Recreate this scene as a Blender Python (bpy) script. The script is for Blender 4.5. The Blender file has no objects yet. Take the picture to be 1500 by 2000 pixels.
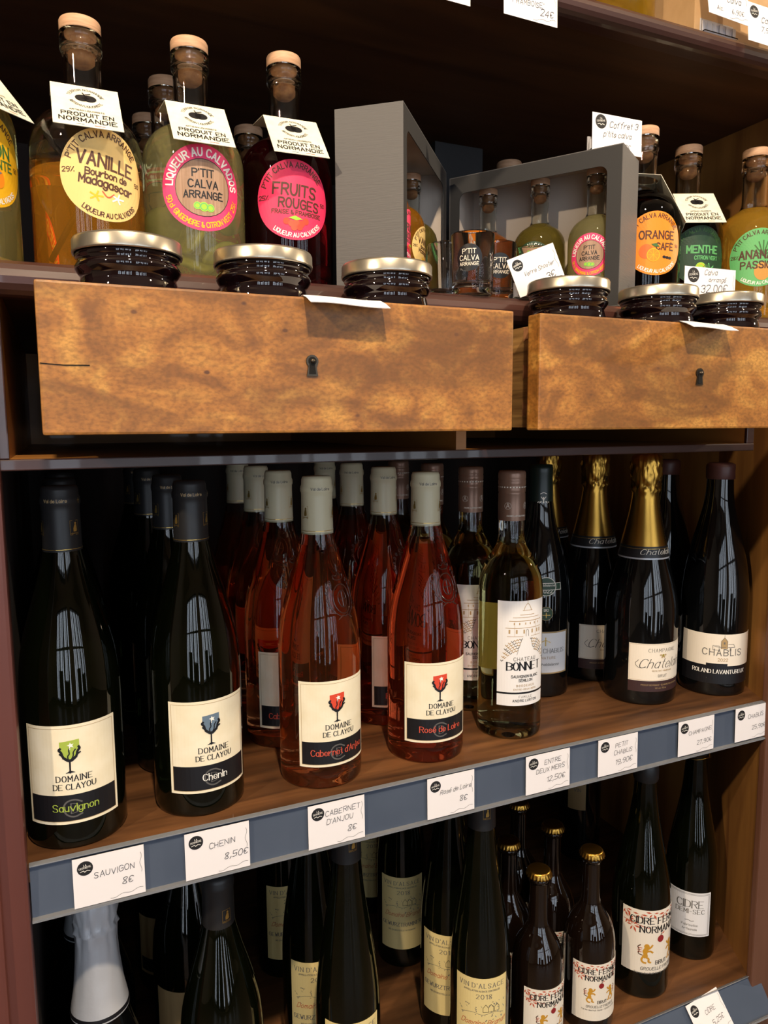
import bpy, bmesh, math, random
from mathutils import Vector, Matrix
from math import sin, cos, pi, radians
random.seed(7)
S = bpy.context.scene
COL = S.collection
U = 0.63                     # all plan figures below are in units of .63 m, origin at the eye point
EYE = 1.35
def W(x, y, z): return Vector((x*U, y*U, EYE+z*U))
# ------------------------------------------------------------------ camera
cd = bpy.data.cameras.new('camera'); cam = bpy.data.objects.new('camera', cd); COL.objects.link(cam)
ex = Vector((0.914, -0.406, -0.006)); ey = Vector((0.053, 0.106, 0.993))
def _cols():
    vx = Vector((3250, -190, 1431)).normalized(); vz = Vector((70, 12000, 1431))
    d = (vz - vx*vz.dot(vx)).normalized(); y = d.cross(vx)
    if y.z < 0: y = -y
    return vx, y, -d          # world axes seen in camera space (right, down, forward)
_a, _b, _c = _cols()
right = Vector((_a.x, _b.x, _c.x)); down = Vector((_a.y, _b.y, _c.y)); fwd = Vector((_a.z, _b.z, _c.z))
R3 = Matrix((right, -down, -fwd)).transposed()
cam.matrix_world = Matrix.Translation((0, 0, EYE)) @ R3.to_4x4()
cd.sensor_fit = 'VERTICAL'; cd.sensor_height = 24.0; cd.lens = 24.0*1431/2000; cd.clip_start = 0.02
S.camera = cam
# ------------------------------------------------------------------ world, lights, exposure
w = bpy.data.worlds.new('world'); S.world = w; w.use_nodes = True
w.node_tree.nodes['Background'].inputs[0].default_value = (0.9, 0.92, 1.0, 1)
w.node_tree.nodes['Background'].inputs[1].default_value = 0.05
def area(name, loc, target, size, power, color, size_y=None, shape='DISK', spread=None):
    l = bpy.data.lights.new(name, 'AREA'); l.energy = power; l.color = color; l.shape = shape; l.size = size
    if size_y: l.shape = 'RECTANGLE'; l.size_y = size_y
    if spread: l.spread = spread
    o = bpy.data.objects.new(name, l); COL.objects.link(o); o.location = loc
    o.rotation_euler = (Vector(target)-Vector(loc)).to_track_quat('-Z', 'Y').to_euler()
    return o
WARM = (1.0, 0.80, 0.57)
area('ceiling_spot', (0.02, -0.30, 2.50), (0.30, 0.62, 1.3), 0.06, 27, WARM)
area('ceiling_spot', (-1.50, -0.50, 2.42), (0.30, 0.62, 1.25), 0.07, 26, WARM)
area('ceiling_spot', (2.85, 0.10, 2.25), (0.30, 0.62, 1.3), 0.07, 28, WARM)
area('ceiling_spot', (1.15, -0.32, 2.50), (0.75, 0.62, 1.3), 0.07, 7, WARM)
area('shop_window_daylight', (-0.9, -2.85, 1.27), (-0.9, 0.6, 1.2), 2.0, 80, (0.76, 0.87, 1.0), 2.28)
area('shop_window_daylight', (1.6, -2.85, 1.27), (1.6, 0.6, 1.2), 1.8, 70, (0.78, 0.88, 1.0), 2.28)
vs = S.view_settings; vs.view_transform = 'Standard'; vs.look = 'None'; vs.exposure = 0.0; vs.gamma = 1.0
vs.use_curve_mapping = False
cy = S.cycles; cy.use_denoising = True; cy.max_bounces = 14; cy.transmission_bounces = 14; cy.glossy_bounces = 5
cy.transparent_max_bounces = 10; cy.diffuse_bounces = 3; cy.sample_clamp_indirect = 4.0; cy.sample_clamp_direct = 0
# ------------------------------------------------------------------ materials
def lin(c):
    if isinstance(c, str): c = [int(c[i:i+2], 16)/255 for i in (0, 2, 4)]
    return tuple(((v+.055)/1.055)**2.4 if v > .04045 else v/12.92 for v in c) + (1,)
MATS = {}
def mat(name, col, rough=.5, metal=0, trans=0, ior=1.45, coat=0, spec=None, bump=None, noise=None):
    if name in MATS: return MATS[name]
    m = bpy.data.materials.new(name); m.use_nodes = True; nt = m.node_tree; b = nt.nodes['Principled BSDF']
    c = lin(col)
    b.inputs['Base Color'].default_value = c; b.inputs['Roughness'].default_value = rough
    b.inputs['Metallic'].default_value = metal; b.inputs['IOR'].default_value = ior
    b.inputs['Transmission Weight'].default_value = trans; b.inputs['Coat Weight'].default_value = coat
    if spec is not None: b.inputs['Specular IOR Level'].default_value = spec
    if noise or bump:
        tc = nt.nodes.new('ShaderNodeTexCoord'); mp = nt.nodes.new('ShaderNodeMapping'); nz = nt.nodes.new('ShaderNodeTexNoise')
        nt.links.new(tc.outputs['Object'], mp.inputs[0]); nt.links.new(mp.outputs[0], nz.inputs[0])
        sc = (noise or bump)[1]
        mp.inputs['Scale'].default_value = sc if isinstance(sc, tuple) else (sc, sc, sc)
        nz.inputs['Scale'].default_value = 1; nz.inputs['Detail'].default_value = 6
        if noise:
            cr = nt.nodes.new('ShaderNodeValToRGB'); nt.links.new(nz.outputs[0], cr.inputs[0])
            cr.color_ramp.elements[0].position = .35; cr.color_ramp.elements[1].position = .68
            cr.color_ramp.elements[0].color = lin(noise[0]); cr.color_ramp.elements[1].color = c
            nt.links.new(cr.outputs[0], b.inputs['Base Color'])
        if bump:
            bp = nt.nodes.new('ShaderNodeBump'); bp.inputs['Strength'].default_value = bump[0]; bp.inputs['Distance'].default_value = .002
            nt.links.new(nz.outputs[0], bp.inputs['Height']); nt.links.new(bp.outputs[0], b.inputs['Normal'])
    MATS[name] = m; return m
def wood(name, dark, light, scale=(2, 30, 30), rough=.5, eyes=None, coat=0, stain=None, bump=.15):
    """long-grain wood; eyes = (colour, cell size) adds bird's-eye figure"""
    if name in MATS: return MATS[name]
    m = bpy.data.materials.new(name); m.use_nodes = True; nt = m.node_tree; N = nt.nodes; L = nt.links
    b = N['Principled BSDF']; b.inputs['Roughness'].default_value = rough; b.inputs['Coat Weight'].default_value = coat
    tc = N.new('ShaderNodeTexCoord'); mp = N.new('ShaderNodeMapping'); mp.inputs['Scale'].default_value = scale
    L.new(tc.outputs['Object'], mp.inputs[0])
    n1 = N.new('ShaderNodeTexNoise'); n1.inputs['Scale'].default_value = 1.0; n1.inputs['Detail'].default_value = 8; n1.inputs['Distortion'].default_value = .6
    L.new(mp.outputs[0], n1.inputs[0])
    cr = N.new('ShaderNodeValToRGB'); L.new(n1.outputs[0], cr.inputs[0])
    cr.color_ramp.elements[0].position = .3; cr.color_ramp.elements[1].position = .72
    cr.color_ramp.elements[0].color = lin(dark); cr.color_ramp.elements[1].color = lin(light)
    out = cr.outputs[0]
    if stain:
        n2 = N.new('ShaderNodeTexNoise'); n2.inputs['Scale'].default_value = stain[1]; n2.inputs['Detail'].default_value = 5
        L.new(tc.outputs['Object'], n2.inputs[0])
        r2 = N.new('ShaderNodeMapRange'); r2.inputs[1].default_value = .48; r2.inputs[2].default_value = .72; r2.inputs[3].default_value = 0; r2.inputs[4].default_value = stain[2]
        L.new(n2.outputs[0], r2.inputs[0])
        mx = N.new('ShaderNodeMix'); mx.data_type = 'RGBA'; L.new(r2.outputs[0], mx.inputs[0]); L.new(out, mx.inputs[6]); mx.inputs[7].default_value = lin(stain[0]); out = mx.outputs[2]
    if eyes:
        v = N.new('ShaderNodeTexVoronoi'); v.inputs['Scale'].default_value = eyes[1]; v.inputs['Randomness'].default_value = 1
        mp3 = N.new('ShaderNodeMapping'); mp3.inputs['Scale'].default_value = (.75, 1, 1.25); L.new(tc.outputs['Object'], mp3.inputs[0]); L.new(mp3.outputs[0], v.inputs[0])
        r3 = N.new('ShaderNodeMapRange'); r3.inputs[1].default_value = .05; r3.inputs[2].default_value = .13; r3.inputs[3].default_value = .85; r3.inputs[4].default_value = 0
        L.new(v.outputs['Distance'], r3.inputs[0])
        sp = N.new('ShaderNodeSeparateColor'); L.new(v.outputs['Color'], sp.inputs[0])
        r4 = N.new('ShaderNodeMapRange'); r4.inputs[1].default_value = .55; r4.inputs[2].default_value = .7; L.new(sp.outputs[0], r4.inputs[0])
        mu = N.new('ShaderNodeMath'); mu.operation = 'MULTIPLY'; L.new(r3.outputs[0], mu.inputs[0]); L.new(r4.outputs[0], mu.inputs[1])
        mx = N.new('ShaderNodeMix'); mx.data_type = 'RGBA'; L.new(mu.outputs[0], mx.inputs[0]); L.new(out, mx.inputs[6]); mx.inputs[7].default_value = lin(eyes[0]); out = mx.outputs[2]
    L.new(out, b.inputs['Base Color'])
    bp = N.new('ShaderNodeBump'); bp.inputs['Strength'].default_value = bump; bp.inputs['Distance'].default_value = .002
    L.new(n1.outputs[0], bp.inputs['Height']); L.new(bp.outputs[0], b.inputs['Normal'])
    MATS[name] = m; return m
def figured(name):
    m = bpy.data.materials.new(name); m.use_nodes = True; nt = m.node_tree; N = nt.nodes; L = nt.links; b = N['Principled BSDF']
    b.inputs['Roughness'].default_value = .5; b.inputs['Coat Weight'].default_value = .06; b.inputs['Coat Roughness'].default_value = .35
    tc = N.new('ShaderNodeTexCoord')
    def noise(scale, rot=0, det=5, dist=0):
        mp = N.new('ShaderNodeMapping'); mp.inputs['Scale'].default_value = scale; mp.inputs['Rotation'].default_value = (0, rot, 0); L.new(tc.outputs['Object'], mp.inputs[0])
        n = N.new('ShaderNodeTexNoise'); n.inputs['Scale'].default_value = 1; n.inputs['Detail'].default_value = det; n.inputs['Distortion'].default_value = dist; L.new(mp.outputs[0], n.inputs[0]); return n.outputs[0]
    def ramp(src, stops):
        r = N.new('ShaderNodeValToRGB'); L.new(src, r.inputs[0]); r.color_ramp.elements[0].position = stops[0][0]; r.color_ramp.elements[0].color = lin(stops[0][1])
        r.color_ramp.elements[1].position = stops[-1][0]; r.color_ramp.elements[1].color = lin(stops[-1][1])
        for p, c in stops[1:-1]: e = r.color_ramp.elements.new(p); e.color = lin(c)
        return r.outputs[0]
    def mix(f, a, b_, mode='MIX', fac=None):
        x = N.new('ShaderNodeMix'); x.data_type = 'RGBA'; x.blend_type = mode
        if f is None: x.inputs[0].default_value = fac
        else: L.new(f, x.inputs[0])
        L.new(a, x.inputs[6])
        if isinstance(b_, str): x.inputs[7].default_value = lin(b_)
        else: L.new(b_, x.inputs[7])
        return x.outputs[2]
    def rng(src, a, b_, lo, hi):
        r = N.new('ShaderNodeMapRange'); L.new(src, r.inputs[0]); r.inputs[1].default_value = a; r.inputs[2].default_value = b_; r.inputs[3].default_value = lo; r.inputs[4].default_value = hi; return r.outputs[0]
    base = ramp(noise((22, 22, 30), .5, 7, 1.2), ((.34, '80501e'), (.5, 'a66c2c'), (.66, 'c28c40')))
    c = mix(rng(noise((9, 9, 26), .9, 4, .8), .50, .66, 0, .85), base, '6c4216')           # slanting dark flames
    c = mix(rng(noise((260, 260, 420), 0, 2), .40, .66, 0, .5), c, '5c3c12')                # fine flecks
    c = mix(rng(noise((12, 12, 240), 0, 3), .5, .75, 0, .25), c, '7a521c')                   # straight grain
    v = N.new('ShaderNodeTexVoronoi'); v.inputs['Scale'].default_value = 46; mp = N.new('ShaderNodeMapping'); mp.inputs['Scale'].default_value = (.8, 0, 1.2); L.new(tc.outputs['Object'], mp.inputs[0]); L.new(mp.outputs[0], v.inputs[0])
    sp = N.new('ShaderNodeSeparateColor'); L.new(v.outputs['Color'], sp.inputs[0])
    mu = N.new('ShaderNodeMath'); mu.operation = 'MULTIPLY'; L.new(rng(v.outputs['Distance'], .05, .10, .9, 0), mu.inputs[0]); L.new(rng(sp.outputs[0], .52, .58, 0, 1), mu.inputs[1])
    c = mix(mu.outputs[0], c, '472610')
    mu2 = N.new('ShaderNodeMath'); mu2.operation = 'MULTIPLY'; L.new(rng(v.outputs['Distance'], .05, .32, .5, 0), mu2.inputs[0]); L.new(rng(sp.outputs[0], .6, .75, 0, 1), mu2.inputs[1])
    c = mix(mu2.outputs[0], c, '6f451e')
    L.new(c, b.inputs['Base Color']); return m
M_DRAWER = figured('figured_maple')
M_OAK = wood('drawer_side_oak', '5a3d1c', 'a88048', (3, 8, 150), .6)
M_CASE = wood('case_veneer', '96622a', 'b88040', (3, 6, 20), .45, None, .1)
M_TRIM = wood('dark_trim', '2a1714', '4b2d26', (3, 30, 30), .38, None, .25)
M_SHELF = wood('worn_shelf', '3c2412', '7c5230', (4, 45, 45), .5, None, .1, ('2a180c', 9, .5))
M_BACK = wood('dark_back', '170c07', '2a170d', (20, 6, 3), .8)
M_WALLW = wood('side_veneer', '82542a', 'b27e40', (30, 30, 4), .5)
M_CEIL = wood('shelf_underside', '3a2212', '55351c', (3, 30, 6), .55)
M_POST = mat('red_brown_post', '6a3c34', .42, noise=('57302a', (8, 8, 2)), coat=.15)
M_POSTR = mat('brown_post', '6e4a38', .5, noise=('5c3a2a', (20, 20, 3)))
M_RAIL = mat('slate_rail', '515b6c', .3, noise=('495364', 9))
M_CLEAR = mat('clear_plastic', 'f4f4f6', .08, trans=1, ior=1.3)
M_CLEARW = mat('clear_plastic_lip', 'a4a8b0', .25, trans=.6, ior=1.3)
M_WHITE = mat('white_card', 'ece8ea', .6)
M_CREAMC = mat('cream_card', 'eee9d6', .55, noise=('e2dcc6', 90))
M_INK = mat('black_ink', '1b1a1c', .5)
M_PEN = mat('grey_pen', '3a3a44', .6)
M_CREAML = mat('cream_label', 'efe6cd', .55, noise=('e8ddc0', 60))
M_BLACKL = mat('black_print', '16161a', .4)
M_GREYP = mat('grey_print', '6d6a66', .5)
M_GOLD = mat('gold_foil', 'b48a3e', .3, metal=1)
M_GOLDP = mat('gold_print', 'c8a55a', .3, metal=.8)
M_CREAMCAP = mat('cream_capsule', 'cdc4a4', .38)
M_BLACKCAP = mat('black_capsule', '222122', .42)
M_BRONZE = mat('bronze_capsule', '8a6a58', .35, metal=.35)
M_GREENCAP = mat('dark_green_capsule', '12201b', .35)
M_WAX = mat('brown_wax', '4c2a24', .45)
M_FOILW = mat('white_foil', 'c9cbd0', .32, metal=.25, bump=(.3, 60))
M_GLASS = mat('clear_glass', 'f6f8f4', .0, trans=1, ior=1.45)
M_GLASST = mat('tumbler_glass', 'fafafa', .0, trans=1, ior=1.3)
M_DARKG = mat('dark_wine_glass', '14190a', .03, trans=.8, ior=1.5)
M_BLACKG = mat('black_wine_glass', '08090a', .04, ior=1.55)
M_BROWNG = mat('brown_cider_glass', '120a06', .03, ior=1.55, coat=.3)
M_ROSE = mat('rose_wine', 'f29458', .0, trans=.985, ior=1.36)
M_ROSE2 = mat('rose_wine_red', 'f46a3c', .0, trans=.985, ior=1.36)
M_WHITEW = mat('white_wine', 'e6dc96', .0, trans=1, ior=1.36)
M_VAN = mat('amber_liquor', 'eea030', .0, trans=0.86, ior=1.36)
M_GIN = mat('pale_liquor', 'e4dca0', .0, trans=0.9, ior=1.36)
M_FRU = mat('dark_red_liquor', '6c1420', .0, trans=0.97, ior=1.36)
M_CIT = mat('citrus_liquor', 'e6d890', .0, trans=0.9, ior=1.36)
M_ORA = mat('coffee_liquor', '4a2a18', .0, trans=1, ior=1.36)
M_ORL = mat('orange_liquor', 'd2803c', .0, trans=0.85, ior=1.36)
M_ANA = mat('pineapple_liquor', 'e8b440', .0, trans=0.8, ior=1.36)
M_OLI = mat('olive_liquor', '9a8a40', .0, trans=0.85, ior=1.36)
M_EMB = mat('embossed_glass', '4a2a24', .05, ior=1.5, coat=.5)
M_CORK = mat('cork', 'a9764a', .8, noise=('7e5030', 130))
M_CTOP = wood('cork_top', 'b48a68', 'd0a684', (60, 60, 400), .6, bump=.05)
M_SILVER = mat('silver_lid', 'bdb6a6', .3, metal=.9)
M_JARG = mat('dark_jar_glass', '12080a', .03, ior=1.55, coat=.4)
M_JAM = mat('dark_preserve', '3a1016', .25, noise=('16060a', 60))
M_BOXG = mat('charcoal_card', '535151', .5, bump=(.10, (60, 60, 700)))
M_BOXD = mat('dark_card', '222224', .6)
M_BOXI = mat('grey_card', 'b5a99e', .8)
M_KRAFT = mat('kraft_card', 'b9966c', .7, noise=('ac8a60', 40))
M_STEEL = mat('dull_steel', '4c443a', .4, metal=.9)
M_HOLE = mat('black_hole', '060505', .9)
M_PLASTER = mat('plaster', 'b9aa98', .9)
M_FLOORM = mat('shop_floor', '6a5848', .5, noise=('5a4a3c', 6))
M_POD = mat('vanilla_pod', '1c100a', .6)
M_LIME = mat('lime_slice', 'a8a860', .5, noise=('8e9040', 80))
M_BERRY = mat('raspberry', '8a2c22', .35, noise=('5a1414', 200))
M_PINE = mat('pineapple_slice', 'd8a030', .5, noise=('b07c20', 60))
def C(name, hexs, rough=.5): return mat(name, hexs, rough)
K = dict(g=C('print_green', 'a3b84a'), b=C('print_blue', '64788c'), r=C('print_red', 'd4452c'), lg=C('print_light_green', '7cc07c'),
         w=C('print_white', 'f2efe8'), k=M_BLACKL, gd=M_GOLDP, pk=C('print_pink', 'e63c72'), ye=C('label_yellow', 'e8b21c'),
         van=C('label_vanilla', 'e6c47c'), fr=C('label_crimson', 'e6345f'), orr=C('label_orange', 'f08a1c'), gr=C('label_dark_green', '24402a'),
         an=C('label_mint', '62b06a'), br=C('print_brown', '4e2c1c'), wd=wood('label_wood_print', '8a6a50', 'b0907a', (400, 90, 6), .6, bump=0),
         li=C('print_lime', '9acb3a'), ol=C('print_olive', '9a8a34'), red=C('print_apple', '8e2226'), lf=C('print_leaf_rust', 'c0563a'),
         lion=C('print_lion', 'c8922c'), al=C('label_straw', 'e4cf90'), cw=C('label_cider', 'ece2d2'), gy=M_GREYP, pen=M_PEN,
         ink=M_INK, wh=C('label_white', 'e8e6e6'), tan=C('print_tan', 'b09468'), red2=C('print_wine_text', 'd05540'), gg=C('print_grey_monogram', '5c5a58'), dk=C('print_maroon', '3a2424'),
         lb=C('print_dark_green', '3e6a34'), oc=C('print_orange_fruit', 'f06a24'), pn=C('print_pineapple', 'c89040'))
# ------------------------------------------------------------------ mesh helpers
def mesh_obj(name, verts, faces, mats, parent=None, smooth=False, fm=None):
    me = bpy.data.meshes.new(name); me.from_pydata([tuple(v) for v in verts], [], faces)
    for m in (mats if isinstance(mats, (list, tuple)) else [mats]): me.materials.append(m)
    if fm: me.polygons.foreach_set('material_index', fm)
    if smooth: me.polygons.foreach_set('use_smooth', [True]*len(me.polygons))
    me.update(); o = bpy.data.objects.new(name, me); COL.objects.link(o)
    if parent: o.parent = parent
    return o
def fixn(o):
    bm = bmesh.new(); bm.from_mesh(o.data); bmesh.ops.recalc_face_normals(bm, faces=bm.faces); bm.to_mesh(o.data); bm.free(); return o
def empty(name, loc, label=None, cat=None, group=None, rz=0):
    o = bpy.data.objects.new(name, None); COL.objects.link(o); o.location = loc; o.rotation_euler = (0, 0, rz); o.empty_display_size = .02
    tag(o, label, cat, group); return o
def tag(o, label=None, cat=None, group=None, kind=None):
    if label: o['label'] = label
    if cat: o['category'] = cat
    if group: o['group'] = group
    if kind: o['kind'] = kind
    return o
def box(name, a, b, m, parent=None, bev=0.0, rot=None, world=False):
    a = Vector(a); b = Vector(b); c = (a+b)/2; d = (b-a)/2
    bm = bmesh.new(); bmesh.ops.create_cube(bm, size=2)
    for v in bm.verts: v.co = Vector((v.co.x*abs(d.x), v.co.y*abs(d.y), v.co.z*abs(d.z)))
    if bev: bmesh.ops.bevel(bm, geom=bm.edges[:], offset=bev, segments=2, affect='EDGES', profile=.6)
    if rot: bmesh.ops.transform(bm, matrix=rot, verts=bm.verts)
    for v in bm.verts: v.co += c
    me = bpy.data.meshes.new(name); bm.to_mesh(me); bm.free(); me.materials.append(m)
    o = bpy.data.objects.new(name, me); COL.objects.link(o)
    if parent: o.parent = parent
    return o
def UB(name, a, b, m, parent=None, bev=0.0): return box(name, W(*a), W(*b), m, parent, bev)
def poly_prism(name, pts, axis, t0, t1, m, parent=None):
    """pts 2D polygon; axis 'z': (x,y) extruded z; 'x': (y,z) extruded x"""
    f = {'z': lambda p, t: (p[0], p[1], t), 'x': lambda p, t: (t, p[0], p[1]), 'y': lambda p, t: (p[0], t, p[1])}[axis]
    n = len(pts); v = [f(p, t0) for p in pts]+[f(p, t1) for p in pts]
    fs = [list(range(n))[::-1], list(range(n, 2*n))]+[[i, (i+1) % n, n+(i+1) % n, n+i] for i in range(n)]
    return fixn(mesh_obj(name, v, fs, m, parent))
def spline(prof, n=6):
    """Catmull-Rom through (r,z) points; a point with a third value True is a corner"""
    P = [Vector(p[:2]) for p in prof]; corner = [len(p) > 2 for p in prof]; out = [P[0]]
    for i in range(len(P)-1):
        p1, p2 = P[i], P[i+1]
        if abs(p1.x-p2.x) < .12 and p1.x > 1: out.append(p2); continue
        p0 = P[i-1] if i > 0 and not corner[i] and abs(P[i-1].x-p1.x) >= .12 else p1-(p2-p1)*.3
        p3 = P[i+2] if i+2 < len(P) and not corner[i+1] else p2+(p2-p1)*.3
        if i > 0 and abs(P[i-1].x-p1.x) < .12: p0 = Vector((p1.x, p1.y-(p2.y-p1.y)))
        if i+2 < len(P) and abs(P[i+2].x-p2.x) < .12: p3 = Vector((p2.x, p2.y+(p2.y-p1.y)))
        k = 1 if corner[i] and corner[i+1] else n
        for j in range(1, k+1):
            t = j/k; out.append(.5*((2*p1)+(-p0+p2)*t+(2*p0-5*p1+4*p2-p3)*t*t+(-p0+3*p1-3*p2+p3)*t**3))
    return [(max(0.0, p.x), p.y) for p in out]
def lathe(name, prof, mats, parent=None, seg=40, fmz=None, warp=None, closed=False):
    """prof in mm; returns mesh in metres. fmz(z_mm)->material index"""
    v = []; f = []; fm = []; rows = []
    for (r, z) in prof:
        if r < 1e-4: rows.append([len(v)]); v.append((0, 0, z/1000))
        else:
            row = []
            for k in range(seg):
                a = 2*pi*k/seg; rr = r*(warp(a, z) if warp else 1)
                row.append(len(v)); v.append((rr*cos(a)/1000, rr*sin(a)/1000, z/1000))
            rows.append(row)
    for i in range(len(rows)-1):
        A, B = rows[i], rows[i+1]; zi = (prof[i][1]+prof[i+1][1])/2; mi = fmz(zi) if fmz else 0
        for k in range(seg):
            a0 = A[k % len(A)]; a1 = A[(k+1) % len(A)] if len(A) > 1 else A[0]; b0 = B[k % len(B)]; b1 = B[(k+1) % len(B)] if len(B) > 1 else B[0]
            q = [a0, a1, b1, b0]; q = [q[j] for j in range(4) if q[j] != q[j-1]]
            if len(q) >= 3: f.append(q); fm.append(mi)
    if closed == 'cap':
        if len(rows[0]) > 1: f.append(rows[0][::-1]); fm.append(0)
        if len(rows[-1]) > 1: f.append(rows[-1]); fm.append(0)
    o = mesh_obj(name, v, f, mats, parent, True, fm)
    return o
def tube(name, pts, r, m, parent=None, seg=6):
    P = [Vector(p) for p in pts]; v = []; f = []
    for i, p in enumerate(P):
        d = (P[min(i+1, len(P)-1)]-P[max(i-1, 0)]).normalized()
        a = d.cross(Vector((0, 0, 1)));  a = a.normalized() if a.length > 1e-3 else Vector((1, 0, 0)); b = d.cross(a)
        for k in range(seg): v.append(p+(a*cos(2*pi*k/seg)+b*sin(2*pi*k/seg))*r)
    for i in range(len(P)-1):
        for k in range(seg): f.append([i*seg+k, i*seg+(k+1) % seg, (i+1)*seg+(k+1) % seg, (i+1)*seg+k])
    f.append(list(range(seg))[::-1]); f.append([(len(P)-1)*seg+k for k in range(seg)])
    return mesh_obj(name, v, f, m, parent, True)
# ------------------------------------------------------------------ lettering: one stroke alphabet, several pens
G = {'A': '022842,1434', 'B': '0208,~0828474635 05,~053544433202', 'C': '~4738180604123243', 'D': '0208,~082847432202', 'E': '48080242,0535', 'F': '480802,0535',
 'G': '~4738180604123243,434525', 'H': '0208,4248,0545', 'I': '0208', 'J': '~3833221203', 'K': '0208,4804,1542', 'L': '080232', 'M': '0208244842', 'N': '02084248',
 'O': '~180604123244463818', 'P': '0208,~083847463505', 'Q': '~180604123244463818,2341', 'R': '0208,~083847463505,2542', 'S': '~47381807153543321203', 'T': '0848,2822',
 'U': '~080412324448', 'V': '082248', 'W': '0812263248', 'X': '0248,0842', 'Y': '0825,4825,2522', 'Z': '08480242',
 'a': '~3526160503122233,3632', 'b': '0802,~0516263533221203', 'c': '~3526160503122233', 'd': '3832,~3526160503122233', 'e': '0434,~34352616050312 2233', 'f': '~38281712,0626',
 'g': '~3526160503122233,~3631201001', 'h': '0802,~0516263532', 'i': '0602,0708', 'j': '~161100,1718', 'k': '0802,3604,1532', 'l': '0802', 'm': '0602,~05162522,~25364542',
 'n': '0602,~0516263532', 'o': '~160503122233352616', 'p': '0600,~0516263533221203', 'q': '~3526160503122233,3630', 'r': '0602,~04152636', 's': '~35261605143433221203',
 't': '~181322,0626', 'u': '~0603122233,3632', 'v': '062246', 'w': '0612253246', 'x': '0632,0236', 'y': '0622,4600', 'z': '06360232', 'é': '0434,~343526160503122233,1738',
 'É': '48080242,0535,1938', '0': '~180604123244463818', '1': '072822', '2': '~071838474602,0242', '3': '~071838474625,~254543321203', '4': '3832,380444', '5': '480805,~053545433202',
 '6': '~38180604123243443505', '7': '084812', '8': '~25071838472543321203 25', '9': '~450506183847443212', ',': '1301', '.': '0203', "'": '0807', '-': '0535', '&': '~42071827041232 44',
 '%': '0248,0708,4243', '€': '~4738180604123243,0525,0424', '"': '0807,1817', '°': '0708', 'â': '~3526160503122233,3632,071827'}
def glyph(ch):
    out = []; wmax = 0
    for s in G.get(ch, '').split(','):
        s = s.replace(' ', '')
        if not s: continue
        sm = s[0] == '~'; s = s.lstrip('~')
        p = [(int(s[i]), int(s[i+1])-2) for i in range(0, len(s)-1, 2)]
        wmax = max([wmax]+[q[0] for q in p]); out.append((p, sm))
    return out, wmax
def chaikin(p, n=2):
    closed = p[0] == p[-1]
    for _ in range(n):
        q = [] if closed else [p[0]]
        for a, b in zip(p, p[1:]): q += [(a[0]*.75+b[0]*.25, a[1]*.75+b[1]*.25), (a[0]*.25+b[0]*.75, a[1]*.25+b[1]*.75)]
        q.append(q[0] if closed else p[-1]); p = q
    return p
_gc = {}
def gstrokes(ch):
    if ch not in _gc:
        g, wd = glyph(ch); _gc[ch] = ([(chaikin(p) if sm and len(p) > 2 else p, sm) for p, sm in g], wd)
    return _gc[ch]
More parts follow.
